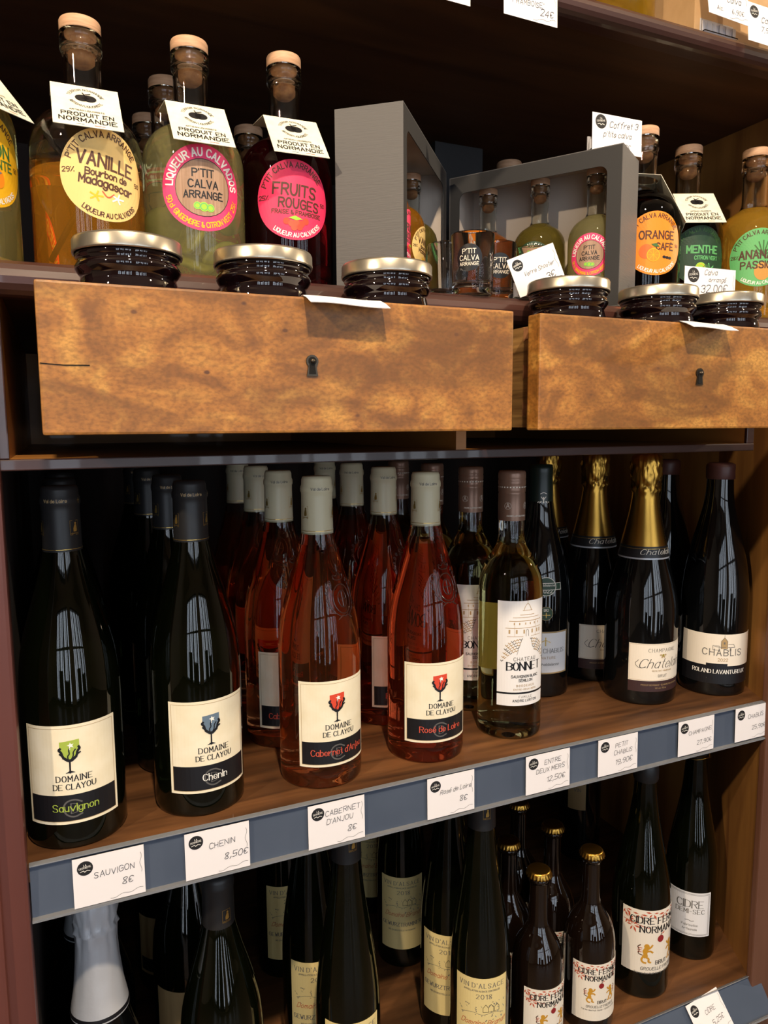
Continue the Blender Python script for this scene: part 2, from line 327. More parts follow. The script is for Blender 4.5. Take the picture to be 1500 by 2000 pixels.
class Ink:
    def __init__(s): s.v = []; s.f = []; s.m = []; s.mats = []; s.bold = 1.0
    def mi(s, m):
        m = K[m] if isinstance(m, str) else m
        if m not in s.mats: s.mats.append(m)
        return s.mats.index(m)
    def quad(s, pts, m, lay):
        b = len(s.v); s.v += [(p[0], p[1], lay) for p in pts]; s.f.append(list(range(b, b+len(pts)))); s.m.append(s.mi(m))
    def seg(s, a, b, wd, m, lay, thin=None, ext=.45):
        dx, dy = b[0]-a[0], b[1]-a[1]; L = math.hypot(dx, dy)
        if L < 1e-6: return
        ux, uy = dx/L, dy/L
        ww = wd if thin is None else (thin+(wd-thin)*abs(uy)**1.5)
        n = max(1, int(L/4)); e = ww*ext
        x0, y0, L2 = a[0]-ux*e, a[1]-uy*e, L+2*e
        for i in range(n):
            p = (x0+ux*L2*i/n, y0+uy*L2*i/n); q = (x0+ux*L2*(i+1)/n, y0+uy*L2*(i+1)/n)
            nx, ny = -uy*ww/2, ux*ww/2
            s.quad([(p[0]-nx, p[1]-ny), (q[0]-nx, q[1]-ny), (q[0]+nx, q[1]+ny), (p[0]+nx, p[1]+ny)], m, lay)
    def line(s, pts, wd, m, lay=1, thin=None, smooth=False):
        if smooth: pts = chaikin(pts, 2)
        for a, b in zip(pts, pts[1:]): s.seg(a, b, wd, m, lay, thin)
    def rect(s, x0, y0, x1, y1, m, lay=1):
        n = max(1, int(abs(x1-x0)/4))
        for i in range(n): s.quad([(x0+(x1-x0)*i/n, y0), (x0+(x1-x0)*(i+1)/n, y0), (x0+(x1-x0)*(i+1)/n, y1), (x0+(x1-x0)*i/n, y1)], m, lay)
    def frame(s, x0, y0, x1, y1, wd, m, lay=1):
        s.rect(x0, y0, x1, y0+wd, m, lay); s.rect(x0, y1-wd, x1, y1, m, lay); s.rect(x0, y0, x0+wd, y1, m, lay); s.rect(x1-wd, y0, x1, y1, m, lay)
    def disc(s, cx, cy_, r, m, lay=1, r0=0, ry=None, n=28):
        k = (ry or r)/r; rings = max(1, int((r-r0)/4)); prev = None
        for j in range(rings):
            ra, rb = r0+(r-r0)*j/rings, r0+(r-r0)*(j+1)/rings
            for i in range(n):
                a, b = 2*pi*i/n, 2*pi*(i+1)/n
                q = [(cx+ra*cos(a), cy_+k*ra*sin(a)), (cx+rb*cos(a), cy_+k*rb*sin(a)), (cx+rb*cos(b), cy_+k*rb*sin(b)), (cx+ra*cos(b), cy_+k*ra*sin(b))]
                s.quad(q[1:] if False else ([q[0], q[1], q[2]] if ra < 1e-6 else q), m, lay)
    def poly(s, pts, m, lay=1, step=3.0):
        """simple polygon, cut into narrow vertical strips so that it follows a curved bottle"""
        x0 = min(p[0] for p in pts); x1 = max(p[0] for p in pts); n = max(6, int((x1-x0)/step*3)); h = (x1-x0)/n
        for i in range(n):
            xm = x0+h*(i+.5); ys = []
            for a, b in zip(pts, pts[1:]+pts[:1]):
                if (a[0] <= xm) != (b[0] <= xm):
                    def at(x): t = (x-a[0])/(b[0]-a[0]); t = min(1, max(0, t)); return a[1]+(b[1]-a[1])*t
                    ys.append((at(xm), at(xm-h/2), at(xm+h/2)))
            ys.sort()
            for j in range(0, len(ys)-1, 2):
                s.quad([(xm-h/2, ys[j][1]), (xm+h/2, ys[j][2]), (xm+h/2, ys[j+1][2]), (xm-h/2, ys[j+1][1])], m, lay)
    def width(s, txt, h, tr=1.0):
        u = h/6; w_ = 0
        for ch in txt: w_ += (2.2 if ch == ' ' else gstrokes(ch)[1]+1.5*tr)*u
        return w_-1.5*tr*u
    def text(s, txt, x, y, h, m, wd=None, thin=None, lay=2, align='c', tr=1.0, slant=0, serif=0, arc=None, rot=0, jit=0, xs=1.0, maxw=None):
        """h cap height; arc=(cx,cy,R,mid_angle,outward) lays the line on a circle"""
        wd = (wd or h*.14)*s.bold; u = h/6; W_ = s.width(txt, h, tr)*xs
        if maxw and W_ > maxw*1.12:
            q_ = (maxw/W_)**.6; h *= q_; wd *= q_; u *= q_; W_ *= q_; thin = thin*q_ if thin else None
        if maxw and W_ > maxw: xs *= maxw/W_; W_ = maxw
        x0 = {'c': -W_/2, 'l': 0, 'r': -W_}[align]; cx = 0
        for ch in txt:
            if ch == ' ': cx += 2.2*u*xs; continue
            st, gw = gstrokes(ch); jy = random.uniform(-jit, jit)*h; js = 1+random.uniform(-jit, jit)
            def T(p):
                px_, py_ = p[0]*u*xs*js, p[1]*u*js+jy
                px_ += py_*slant; lx = x0+cx+px_
                if arc:
                    ax, ay, R_, mid, outw = arc; cxm = x0+cx+gw*u*xs/2; d = lx-cxm
                    if outw: th = mid-cxm/R_; r = R_+py_; bx, by = cos(th), sin(th); return (ax+bx*r+by*d, ay+by*r-bx*d)
                    th = mid+cxm/R_; r = R_-py_; bx, by = cos(th), sin(th); return (ax+bx*r-by*d, ay+by*r+bx*d)
                cr_, sr_ = cos(rot), sin(rot); return (x+lx*cr_-py_*sr_, y+lx*sr_+py_*cr_)
            for pts, sm in st:
                tp = [T(p) for p in pts]
                if len(tp) == 2 and tp[0] == tp[1]: continue
                for a, b in zip(tp, tp[1:]): s.seg(a, b, wd, m, lay, thin)
                if serif:
                    for e, o_ in ((0, 1), (-1, -2)):
                        p, q = pts[e], pts[o_]
                        if abs(p[0]-q[0]) <= 1.1 and abs(p[1]-q[1]) > 1.5 and not sm or (abs(p[0]-q[0]) <= 2.2 and abs(p[1]-q[1]) > 4 and not sm):
                            s.seg(T((p[0]-serif, p[1])), T((p[0]+serif, p[1])), thin or wd*.5, m, lay)
            cx += (gw+1.5*tr)*u*xs
        return W_
    def build(s, name, mp, parent, base=.25):
        if not s.v: return None
        return mesh_obj(name, [mp(a, b, base+.09*l) for a, b, l in s.v], s.f, s.mats, parent, False, s.m)
def cyl_map(R, phi=0, z0=0, roll=0, rz=None):
    """label space (mm, centred) -> bottle space (m). phi: facing, 0 = towards -Y, positive towards +X; rz(z)->radius for tapered bodies"""
    cr_, sr_ = cos(roll), sin(roll)
    def f(u, v, o):
        u, v = u*cr_-v*sr_, u*sr_+v*cr_
        r = (rz(v+z0) if rz else R)+o; a = u/(R)+phi
        return (r*sin(a)/1000, -r*cos(a)/1000, (v+z0)/1000)
    return f
def flat_map(o, right_, up_, n=None):
    o = Vector(o); r = Vector(right_).normalized(); u = Vector(up_).normalized(); n = n or r.cross(u)
    return lambda a, b, c: tuple(o+(r*a+u*b+n*c)/1000)
def patch_rect(name, x0, y0, x1, y1, mp, m, parent, off=.2, nx=None, wave=None):
    nx = nx or max(2, int((x1-x0)/3)); v = []; f = []
    for i in range(nx+1):
        for j in range(2): v.append(mp(x0+(x1-x0)*i/nx, (y0, y1)[j], off))
    for i in range(nx+1):
        for j in range(2): v.append(mp(x0+(x1-x0)*i/nx, (y0, y1)[j], off-.14))
    b = 2*(nx+1)
    for i in range(nx):
        f.append([2*i, 2*i+2, 2*i+3, 2*i+1]); f.append([b+2*i, b+2*i+1, b+2*i+3, b+2*i+2])
        f.append([2*i, b+2*i, b+2*i+2, 2*i+2]); f.append([2*i+1, 2*i+3, b+2*i+3, b+2*i+1])
    f.append([0, 1, b+1, b]); f.append([2*nx, b+2*nx, b+2*nx+1, 2*nx+1])
    return mesh_obj(name, v, f, m, parent)
def patch_disc(name, r, mp, m, parent, off=.2, ry=None, cutx=None):
    v = []; f = []; n = 48; rings = 10; k = (ry or r)/r
    for lay in (off, off-.14):
        v.append(mp(0, 0, lay))
        for j in range(1, rings+1):
            for i in range(n): v.append(mp(r*j/rings*cos(2*pi*i/n), k*r*j/rings*sin(2*pi*i/n), lay))
    B = 1+rings*n
    for L_, fl in ((0, False), (B, True)):
        for i in range(n):
            q = [L_, L_+1+i, L_+1+(i+1) % n]; f.append(q[::-1] if fl else q)
            for j in range(rings-1):
                a = L_+1+j*n; q = [a+i, a+n+i, a+n+(i+1) % n, a+(i+1) % n]; f.append(q[::-1] if fl else q)
    a = 1+(rings-1)*n
    for i in range(n): f.append([a+i, B+a+i, B+a+(i+1) % n, a+(i+1) % n])
    return mesh_obj(name, v, f, m, parent)
def copy_tree(o, parent=None):
    c = o.copy(); COL.objects.link(c); c.parent = parent
    for ch in [x for x in ALLCH.get(o.name, [])]: copy_tree(ch, c)
    return c
ALLCH = {}
def dup(o, loc, label, rz=None):
    global ALLCH
    ALLCH = {}
    for x in COL.objects:
        if x.parent: ALLCH.setdefault(x.parent.name, []).append(x)
    c = copy_tree(o); c.location = loc
    if rz is not None: c.rotation_euler = (0, 0, rz)
    if label: c['label'] = label
    return c
# ================================================================== THE SETTING
RX0, RX1, RY0, RY1, RH = -3.0, 4.0, -3.0, 1.36, 2.78
def st(o): o['kind'] = 'structure'; return o
st(box('floor', (RX0, RY0, -.06), (RX1, RY1, 0), M_FLOORM))
st(box('ceiling', (RX0, RY0, RH), (RX1, RY1, RH+.06), M_PLASTER))
st(box('wall_back', (RX0, RY1, 0), (RX1, RY1+.06, RH), M_PLASTER))
st(box('wall_left', (RX0-.06, RY0, 0), (RX0, RY1, RH), M_PLASTER))
st(box('wall_right', (RX1, RY0, 0), (RX1+.06, RY1, RH), M_PLASTER))
st(box('wall_front', (RX0, RY0-.06, 0), (RX1, RY0, RH), M_PLASTER))
for n, (xa, xb) in enumerate(((-1.9, .1), (.7, 2.5))):
    wn = empty('window_%d' % (n+1), ((xa+xb)/2, -2.8, .12)); wn['kind'] = 'structure'; hw = (xb-xa)/2
    box('window_frame', (-hw-.05, -.03, -.05), (-hw, .03, 2.35), M_TRIM, wn); box('window_frame', (hw, -.03, -.05), (hw+.05, .03, 2.35), M_TRIM, wn)
    box('window_frame', (-hw, -.03, -.05), (hw, .03, 0), M_TRIM, wn); box('window_frame', (-hw, -.03, 2.3), (hw, .03, 2.35), M_TRIM, wn)
    for x0, x1 in ((-.86, -.80), (-.70, -.66), (-.52, -.36), (-.30, -.28), (-.10, -.02), (.10, .30), (.38, .41), (.55, .62), (.70, .86)): box('streak_bar', (x0*hw, -.02, 0), (x1*hw, .02, 2.3), M_TRIM, wn)  # unseen uneven bars, added to split the window reflections on bottles into streaks
    box('transom', (-hw, -.025, 1.62), (hw, .025, 1.70), M_TRIM, wn); box('streak_panel', (-hw*.62, -.026, 0), (-hw*.1, -.021, .75), M_TRIM, wn); box('streak_panel', (hw*.2, -.026, 0), (hw*.7, -.021, .5), M_TRIM, wn)  # low panels are unseen additions that make the window reflection irregular
# ================================================================== THE CABINET
cab = empty('wine_cabinet', W(.6, 1.0, -EYE/U), 'tall old brown wooden shop cabinet with open shelves, two pulled-out drawers and bottles inside', 'cabinet')
def par(o):          # keep world placement, parent to the cabinet
    o.parent = cab; o.matrix_parent_inverse = Matrix.Translation(-cab.location); return o
FZ = -EYE/U
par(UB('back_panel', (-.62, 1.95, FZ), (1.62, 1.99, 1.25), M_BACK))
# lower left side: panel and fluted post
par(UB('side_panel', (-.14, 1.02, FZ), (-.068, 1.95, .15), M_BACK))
lp = par(UB('front_post', (-.30, .985, FZ), (-.0645, 1.02, .15), M_POST, None, .003))
for x in (-.105, -.155): lb = UB('bead_moulding', (x-.010, .976, FZ), (x+.010, .99, -.06), M_POST, None, .003); par(lb)
# lower right side: splayed reveal and post
pr = [(1.285, 1.0), (1.425, 1.262), (1.425, 1.95), (1.6, 1.95), (1.6, 1.0)]
o = poly_prism('side_panel', [(W(*p, 0).x, W(*p, 0).y) for p in pr], 'z', 0, W(0, 0, .15).z, M_WALLW); par(o)
par(UB('front_post', (1.281, .985, FZ), (1.7, 1.0, .15), M_POSTR, None, .002))
# upper sides
par(UB('side_panel', (1.425, 1.0, .195), (1.46, 1.95, 1.25), M_WALLW))
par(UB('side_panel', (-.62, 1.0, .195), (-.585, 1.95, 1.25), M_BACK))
def nosed_shelf(name, x0, x1, y0, y1, zb, zt, m, mnose=None, mtop=None):
    """shelf board with a rounded front nose"""
    n = 8; r = (zt-zb)/2; pts = [(y0+r-r*cos(pi*(i/n-.5)), (zb+zt)/2-r*sin(pi*(i/n-.5))*-1) for i in range(n+1)]
    pts = [(W(0, p[0], 0).y, W(0, 0, p[1]).z) for p in pts]
    o = poly_prism(name, pts+[(W(0, y1, 0).y, W(0, 0, zt).z), (W(0, y1, 0).y, W(0, 0, zb).z)], 'x', W(x0, 0, 0).x, W(x1, 0, 0).x, m)
    return par(o)
par(UB('shelf', (-.62, 1.021, .168), (1.425, 1.95, .1964), M_CEIL))
nosed_shelf('shelf_nosing', -.62, 1.62, .982, 1.02, .154, .1964, M_TRIM)
par(UB('shelf', (-.62, 1.041, .645), (1.425, 1.95, .6714), M_CEIL))
nosed_shelf('shelf_nosing', -.62, 1.62, 1.0, 1.04, .637, .6714, M_TRIM)
par(UB('shelf', (-.62, 1.03, 1.22), (1.6, 1.95, 1.25), M_CEIL))
# drawer case
par(UB('case_bottom', (-.072, 1.004, -.052), (1.215, 1.9, -.040), M_CASE))
par(UB('case_edge', (-.074, .998, -.0535), (1.217, 1.004, -.0395), M_TRIM, None, .001))
for xa, xb in ((-.072, -.055), (.566, .584), (1.198, 1.215)):
    par(UB('case_side', (xa, 1.004, -.040), (xb, 1.9, .165), M_CASE))
    if xa != .566: par(UB('case_edge', (xa-.001, .998, -.0395), (xb+.001, 1.004, .155), M_TRIM, None, .001))
    else: par(UB('case_edge', (xa, .999, -.0395), (xb, 1.004, .155), M_CASE))
par(UB('case_back', (-.055, 1.88, -.040), (1.198, 1.9, .165), M_CASE))
# wine shelves
pb = lambda z0, z1, xr: [(-.068, 1.0), (xr, 1.0), (1.425, 1.262), (1.425, 1.95), (-.068, 1.95)]
par(poly_prism('shelf', [(W(*p, 0).x, W(*p, 0).y) for p in pb(0, 0, 1.287)], 'z', W(0, 0, -.588).z, W(0, 0, -.5626).z, M_SHELF))
par(poly_prism('shelf', [(W(*p, 0).x, W(*p, 0).y) for p in pb(0, 0, 1.287)], 'z', W(0, 0, -1.198).z, W(0, 0, -1.1706).z, M_SHELF))
def rail(p0, p1, lip, x0, x1):
    """price rail: p0 top, p1 bottom in (y,z)"""
    r = empty('price_rail', W((x0+x1)/2, p0[0], p0[1])); par(r)
    d = Vector((p1[0]-p0[0], p1[1]-p0[1])).normalized(); n = Vector((d.y, -d.x))   # outward
    if n.x > 0: n = -n
    def q(t, h): v = Vector(p0)+d*t+n*h; return (W(0, v.x, 0).y, W(0, 0, v.y).z)
    L = (Vector(p1)-Vector(p0)).length
    def prism(name, pts, m):
        o = poly_prism(name, pts, 'x', W(x0, 0, 0).x, W(x1, 0, 0).x, m, r); o.matrix_parent_inverse = Matrix.Translation(-Vector(r.location)); return o
    prism('rail_backing', [q(0, 0), q(L, 0), q(L, .003), q(0, .003)], M_RAIL)
    prism('rail_lip', [q(L-.0015, .003), q(L+.0025, .003), q(L+.0025, .0105), q(L-.0005, .0100)], M_CLEARW)
    prism('top_bead', [q(-.0022, .0), q(0, 0), q(0, .0085), q(-.0012, .008)], M_CLEARW)
    return r
rail((.9995, -.563), (.9975, -.636), 1, -.0625, 1.32)
rail((.9990, -1.173), (.955, -1.232), 1, -.0625, 1.31)
par(UB('worn_edge', (-.06, .962, -1.262), (1.285, 1.0, -1.236), M_SHELF, None, .004))
par(UB('plinth_board', (-.06, .999, FZ), (1.285, 1.04, -1.262), M_TRIM))
# ---------------------------------------------------------------- drawers
def drawer(x0, x1, key):
    y0, yb, z0, z1 = .83, .858, -.009, .147
    d = empty('drawer', W((x0+x1)/2, y0, z0)); par(d); d['label'] = 'pulled-out drawer with a speckled honey-coloured veneer front' 
    def sub(o): o.parent = d; o.matrix_parent_inverse = Matrix.Translation(-d.location); return o
    sub(UB('drawer_front', (x0, y0, z0), (x1, yb, z1), M_DRAWER, None, .0018))
    for xa in (x0+.012, x1-.030):
        sub(UB('drawer_side', (xa, yb, z0+.004), (xa+.018, 1.62, z1-.012), M_OAK))
        f = -1 if xa < (x0+x1)/2 else 1; X = xa-.0006 if f < 0 else xa+.0186
        for k in range(3):                                   # dovetail pins
            zc = z0+.03+.052*k
            v = [W(X, yb+.0, zc-.004), W(X, yb+.0, zc+.004), W(X, yb+.026, zc+.010), W(X, yb+.026, zc-.010)]
            v2 = [p+Vector((-f*.0008, 0, 0)) for p in v]
            sub(fixn(mesh_obj('dovetail', v+v2, [[0, 1, 2, 3], [4, 5, 6, 7], [0, 1, 5, 4], [1, 2, 6, 5], [2, 3, 7, 6], [3, 0, 4, 7]], M_CORK)))
    sub(UB('drawer_bottom', (x0+.03, yb, z0+.004), (x1-.03, 1.62, z0+.012), M_OAK))
    sub(UB('drawer_back', (x0+.03, 1.60, z0+.012), (x1-.03, 1.62, z1-.02), M_OAK))
    # keyhole plate: round top, narrower foot
    c = W(key, y0, .074); yy = c.y-.0012
    out = [(4.7*cos(t), 4.6*sin(t)) for t in [radians(a) for a in range(-50, 231, 20)]]; out = [(x, z) for x, z in out]+[(-4.3, -10.8), (4.3, -10.8)]
    v = [(c.x+x/1000, yy, c.z+z/1000) for x, z in out]; n = len(v); v += [(a, yy+.002, b) for a, _, b in v]
    sub(fixn(mesh_obj('keyhole_plate', v, [list(range(n)), list(range(n, 2*n))]+[[i, (i+1) % n, n+(i+1) % n, n+i] for i in range(n)], M_STEEL)))
    hv = [(c.x+3.1*cos(t)/1000, yy-.0004, c.z+3.1*sin(t)/1000) for t in [radians(a) for a in range(-55, 236, 20)]]+[(c.x-.0026, yy-.0004, c.z-.0095), (c.x+.0026, yy-.0004, c.z-.0095)]
    sub(mesh_obj('keyhole', hv, [list(range(len(hv)))], M_HOLE))
    p = lathe('key_pin', [(0, 3), (1.5, 3), (1.6, 0)], M_STEEL, None, 12); p.location = (c.x, yy+.001, c.z); p.rotation_euler = (pi/2, 0, 0); sub(p)
    return d
d1 = drawer(-.0133, .556, .277); d1['label'] = 'left drawer, pulled out, honey-coloured bird\'s-eye veneer front with a split at its left edge'
d2 = drawer(.597, 1.187, .888); d2['label'] = 'right drawer, pulled out, honey-coloured veneer front cut off by the photo edge'
ck = tube('split', [W(-.012, .8295, .064), W(.01, .8295, .0625), W(.035, .8295, .063)], .0003, M_HOLE); ck.parent = d1; ck.matrix_parent_inverse = Matrix.Translation(-d1.location)

# ================================================================== BOTTLE PARTS
def put(o, parent): o.parent = parent; return o
def zr(prof):
    P = sorted([(z, r) for r, z in prof if r > 0])
    def f(z):
        for (z0, r0), (z1, r1) in zip(P, P[1:]):
            if z0 <= z <= z1 and z1 > z0: return r0+(r1-r0)*(z-z0)/(z1-z0)
        return P[-1][1]
    return f
def body(prof, m, parent, name='glass_body', seg=48, fill=None):
    return lathe(name, spline(prof, 5), [m, M_GLASS] if fill else m, parent, seg, (lambda z: 1 if z > fill else 0) if fill else None)
def capsule(parent, m, pts, name='capsule', seg=36, warp=None): return lathe(name, pts, m, parent, seg, warp=warp)
def punt(r): return [(0, 9), (r*.45, 7), (r*.8, 1.5), (r*.9, 0), (r*.97, 1.5)]
LOIRE = punt(41.5)+[(41.5, 7), (41.5, 122), (40.6, 142), (37.8, 166), (30, 197), (22.6, 222), (17.4, 242), (15.2, 254), (14.4, 264), (14.2, 300, 1), (0, 301)]
def person_badge(k, x, y, h, m):
    k.frame(x-h*.42, y-h*.55, x+h*.42, y+h*.75, .25, m, 1)
    k.disc(x+.1*h, y+h*.5, h*.11, m, 2, n=10); k.poly([(x-.02*h, y+h*.38), (x+.2*h, y+h*.38), (x+.26*h, y-.1*h), (x+.2*h, y-.25*h), (x-.12*h, y-.25*h), (x-.1*h, y+.05*h)], m, 2)
    k.text('vignerons', x, y-h*.45, h*.12, m, .18, lay=2, maxw=h*.74)
def loire_capsule(b, m, inkm, goldm, phi):
    c = capsule(b, m, [(15.9, 248), (15.9, 250), (15.6, 264), (15.3, 284), (15.4, 288), (16.1, 289.5), (16.2, 292), (15.8, 294.5), (15.1, 296), (14.9, 301), (13.8, 304), (0, 304.4)])
    k = Ink(); R = 15.9
    for a in (-1.25, .75, 2.8):
        person_badge(k, a*R, 18.5, 9.5, goldm)
    k.text('Val de Loire', -.2*R, 41.2, 2.6, inkm, .4, lay=1); k.text('Val de Loire', 2.6*R, 41.2, 2.6, inkm, .4, lay=1)
    cx = 1.1*R; k.line([(cx, 40.2), (cx, 44)], .7, goldm); k.line([(cx-1.3, 42.4), (cx+1.3, 42.4)], .7, goldm)
    k.rect(-pi*R, 1.2, pi*R, 1.7, goldm); 
    k.build('capsule_print', cyl_map(R, phi, 250, rz=lambda z: 16.05 if z > 288 else (16.0-(z-243)*.0165)), c)
def goblet(k, x, y, s, colr, lay=2):
    k.poly([(x-6.6*s, y+8*s), (x+6.6*s, y+9.2*s), (x+6.9*s, y+1*s), (x+4.6*s, y-4*s), (x, y-7*s), (x-4.8*s, y-4*s), (x-6.8*s, y+1*s)], colr, lay)
    k.line([(x-.2*s, y-16*s), (x-.1*s, y-6*s)], 1.2*s, 'k', lay+1)
    k.poly([(x-3.6*s, y-16.3*s), (x+3.4*s, y-16.0*s), (x+.6*s, y-14.6*s), (x-.6*s, y-14.6*s)], 'k', lay+1)
    for pts, w_ in (([(0, -7), (-3, -5.4), (-5, -3), (-5.6, 0), (-7.4, 1.8), (-6.4, 3)], 1.7), ([(0, -7), (3.6, -5), (5, -2.6), (5.4, 0), (7, 2), (6.4, 3.4)], 1.7),
                    ([(-1, -6), (-1.5, -3), (0, -1.5), (-.6, 1.4), (.6, 3.4)], .9), ([(1, -6), (2.6, -3), (2.4, -.6), (4, 1.6)], .9), ([(-6.8, -1.2), (-5, -3)], 1.1), ([(7.2, -1), (5, -2.4)], 1.1), ([(-4, -4.4), (0, -7.4), (4, -4.2)], 2.0)):
        k.line([(x+a*s, y+b*s) for a, b in pts], w_*s, 'k', lay+1, smooth=True)
    L = []
    for i in range(10):
        a = pi/2+2*pi*i/10+.2; r = (2.5 if i % 2 == 0 else 1.1)*s; L.append((x+.9*s+r*cos(a), y+5*s+r*sin(a)))
    k.poly(L, 'w', lay+2); k.line([(x+.9*s, y+5*s), (x+.2*s, y+1.8*s)], .4*s, 'w', lay+2)
def loire_label(b, name, goblet_c, text_c, phi, mono='gg'):
    mp = cyl_map(41.5, phi, 66); lb = patch_rect('label', -39.5, -43, 39.5, 43, mp, M_CREAML, b)
    k = Ink(); k.frame(-37, -40.6, 37, 40.6, .35, 'tan'); k.rect(-36.8, -40.2, 36.8, -17.4, 'k', 1)
    goblet(k, -1, 20, 1.12, goblet_c)
    k.text('DOMAINE', 1.5, -5.5, 4.8, 'k', .8, .35, serif=.55, tr=1.25); k.text('DE CLAYOU', 1.5, -12.6, 4.6, 'k', .78, .34, serif=.55, tr=1.0)
    k.line([(6.2, -24.5), (1, -21.6), (-5.4, -22.8), (-8.6, -28), (-6.4, -34.6), (0, -37.4), (6.2, -35)], 1.3, mono, 2, smooth=True)
    k.text('D', .6, -33.6, 8.4, mono, 1.0, .5, lay=2)
    k.text(name, 1.5, -31.5, 6.0, text_c, .85, .45, lay=4, tr=.85, serif=.3, maxw=58)
    k.build('lettering', mp, lb)
def loire(x, y, rz, kind, phi, label, group, z=-.562):
    b = empty('wine_bottle', W(x, y, z), label, 'bottle', group)
    if kind in ('rose', 'cabernet'):
        body(LOIRE, M_ROSE2 if kind == 'rose' else M_ROSE, b, fill=232)
        loire_capsule(b, M_CREAMCAP, M_GREYP, M_GOLDP, phi)
        loire_label(b, 'Rosé de Loire' if kind == 'rose' else 'Cabernet d\'Anjou', 'r', 'red2', phi)
        k = Ink(); f = zr(spline(LOIRE, 5)[3:]); crest(b, f, phi)
    else:
        body(LOIRE, M_DARKG, b); loire_capsule(b, M_BLACKCAP, K['tan'], M_GOLDP, phi)
        loire_label(b, {'sauvignon': 'Sauvignon', 'chenin': 'Chenin'}[kind], {'sauvignon': 'g', 'chenin': 'b'}[kind], {'sauvignon': 'g', 'chenin': 'w'}[kind], phi)
    b.rotation_euler = (0, 0, rz)
    return b
def crest(b, f, phi):
    """moulded coat of arms on the shoulder"""
    V = []; F = []
    def tb(pts, r):
        pts = chaikin(pts, 1); base = len(V); n = 5
        P = []
        for u, v in pts:
            R = f(v+186); a = u/max(R, 15)+phi+.35; P.append(Vector((R*sin(a), -R*cos(a), v+186)))
        for i, p in enumerate(P):
            d = (P[min(i+1, len(P)-1)]-P[max(i-1, 0)]).normalized(); nrm = Vector((p.x, p.y, 0)).normalized(); s = d.cross(nrm)
            for k in range(n): V.append((p+(s*cos(2*pi*k/n)+nrm*sin(2*pi*k/n))*r)/1000)
        for i in range(len(P)-1):
            for k in range(n): F.append([base+i*n+k, base+i*n+(k+1) % n, base+(i+1)*n+(k+1) % n, base+(i+1)*n+k])
    ring = lambda cx, cy_, r, ry: [(cx+r*cos(2*pi*i/18), cy_+ry*sin(2*pi*i/18)) for i in range(19)]
    tb(ring(0, 0, 11, 14), .8); tb(ring(0, 0, 5.5, 8), .7); tb([(-6, 18), (-7, 24), (-3, 21), (0, 26), (3, 21), (7, 24), (6, 18), (-6, 18)], .7)
    tb([(0, 26), (0, 33)], .8); tb([(-2.5, 30), (2.5, 30)], .7); tb([(-9, -19), (-3, -15), (0, -17), (3, -15), (9, -19)], .8); tb([(0, -7), (0, 7)], .8); tb([(-4, 0), (4, 0)], .7)
    for s in (-1, 1):
        tb([(s*4, -17), (s*14, -10), (s*17, 2), (s*13, 13)], .6)
        for k in range(6):
            a = -1.0+k*.42; x, y = s*15.5*cos(a*.8), 16*sin(a); tb([(x, y), (x+s*3.5, y+3), (x+s*1, y+4.6), (x, y)], .55)
    mesh_obj('moulded_crest', V, F, M_EMB, b, True)
# ---------------------------------------------------------------- the back copies of a row
def row(src, spots, labels):
    for (x, y, z), l in zip(spots, labels): dup(src, W(x, y, z), l, src.rotation_euler.z+random.uniform(-.25, .25))
G1 = 'white wine bottles at the left of the middle shelf'
sv = loire(-.001, 1.076, 0, 'sauvignon', radians(-4), 'dark wine bottle with a green goblet label reading Sauvignon, leftmost on the middle shelf', G1)
row(sv, [(-.001, 1.235, -.562), (.0, 1.41, -.562)], ['dark wine bottle directly behind the Sauvignon bottle, black capsule in deep shade', 'dark wine bottle at the back left corner of the middle shelf, third behind Sauvignon'])
ch = loire(.172, 1.087, 0, 'chenin', radians(8), 'dark wine bottle with a blue goblet label reading Chenin', G1)
row(ch, [(.160, 1.235, -.562), (.150, 1.44, -.562), (.150, 1.66, -.562)], ['dark wine bottle second in the Chenin row, gilt badge on its black capsule', 'dark wine bottle third in the Chenin row, gold cross on its capsule', 'dark wine bottle last in the Chenin row, against the cabinet back'])
G2 = 'rosé wine bottles in the middle of the middle shelf'
ca = loire(.367, 1.088, 0, 'cabernet', radians(6), 'orange-pink rosé bottle reading Cabernet d\'Anjou, front of its row', G2)
row(ca, [(.352, 1.255, -.562), (.355, 1.425, -.562), (.358, 1.60, -.562)], ['rosé bottle second in the Cabernet d\'Anjou row, cream capsule', 'rosé bottle third in the Cabernet d\'Anjou row', 'rosé bottle last in the Cabernet d\'Anjou row, leftmost cream capsule'])
ro = loire(.562, 1.095, 0, 'rose', radians(-4), 'redder rosé bottle reading Rosé de Loire, front of its row', G2)
row(ro, [(.560, 1.265, -.562), (.560, 1.43, -.562), (.560, 1.60, -.562)], ['rosé bottle second in the Rosé de Loire row, between the two front rosé bottles', 'rosé bottle third in the Rosé de Loire row', 'rosé bottle last in the Rosé de Loire row, cream capsule half hidden'])
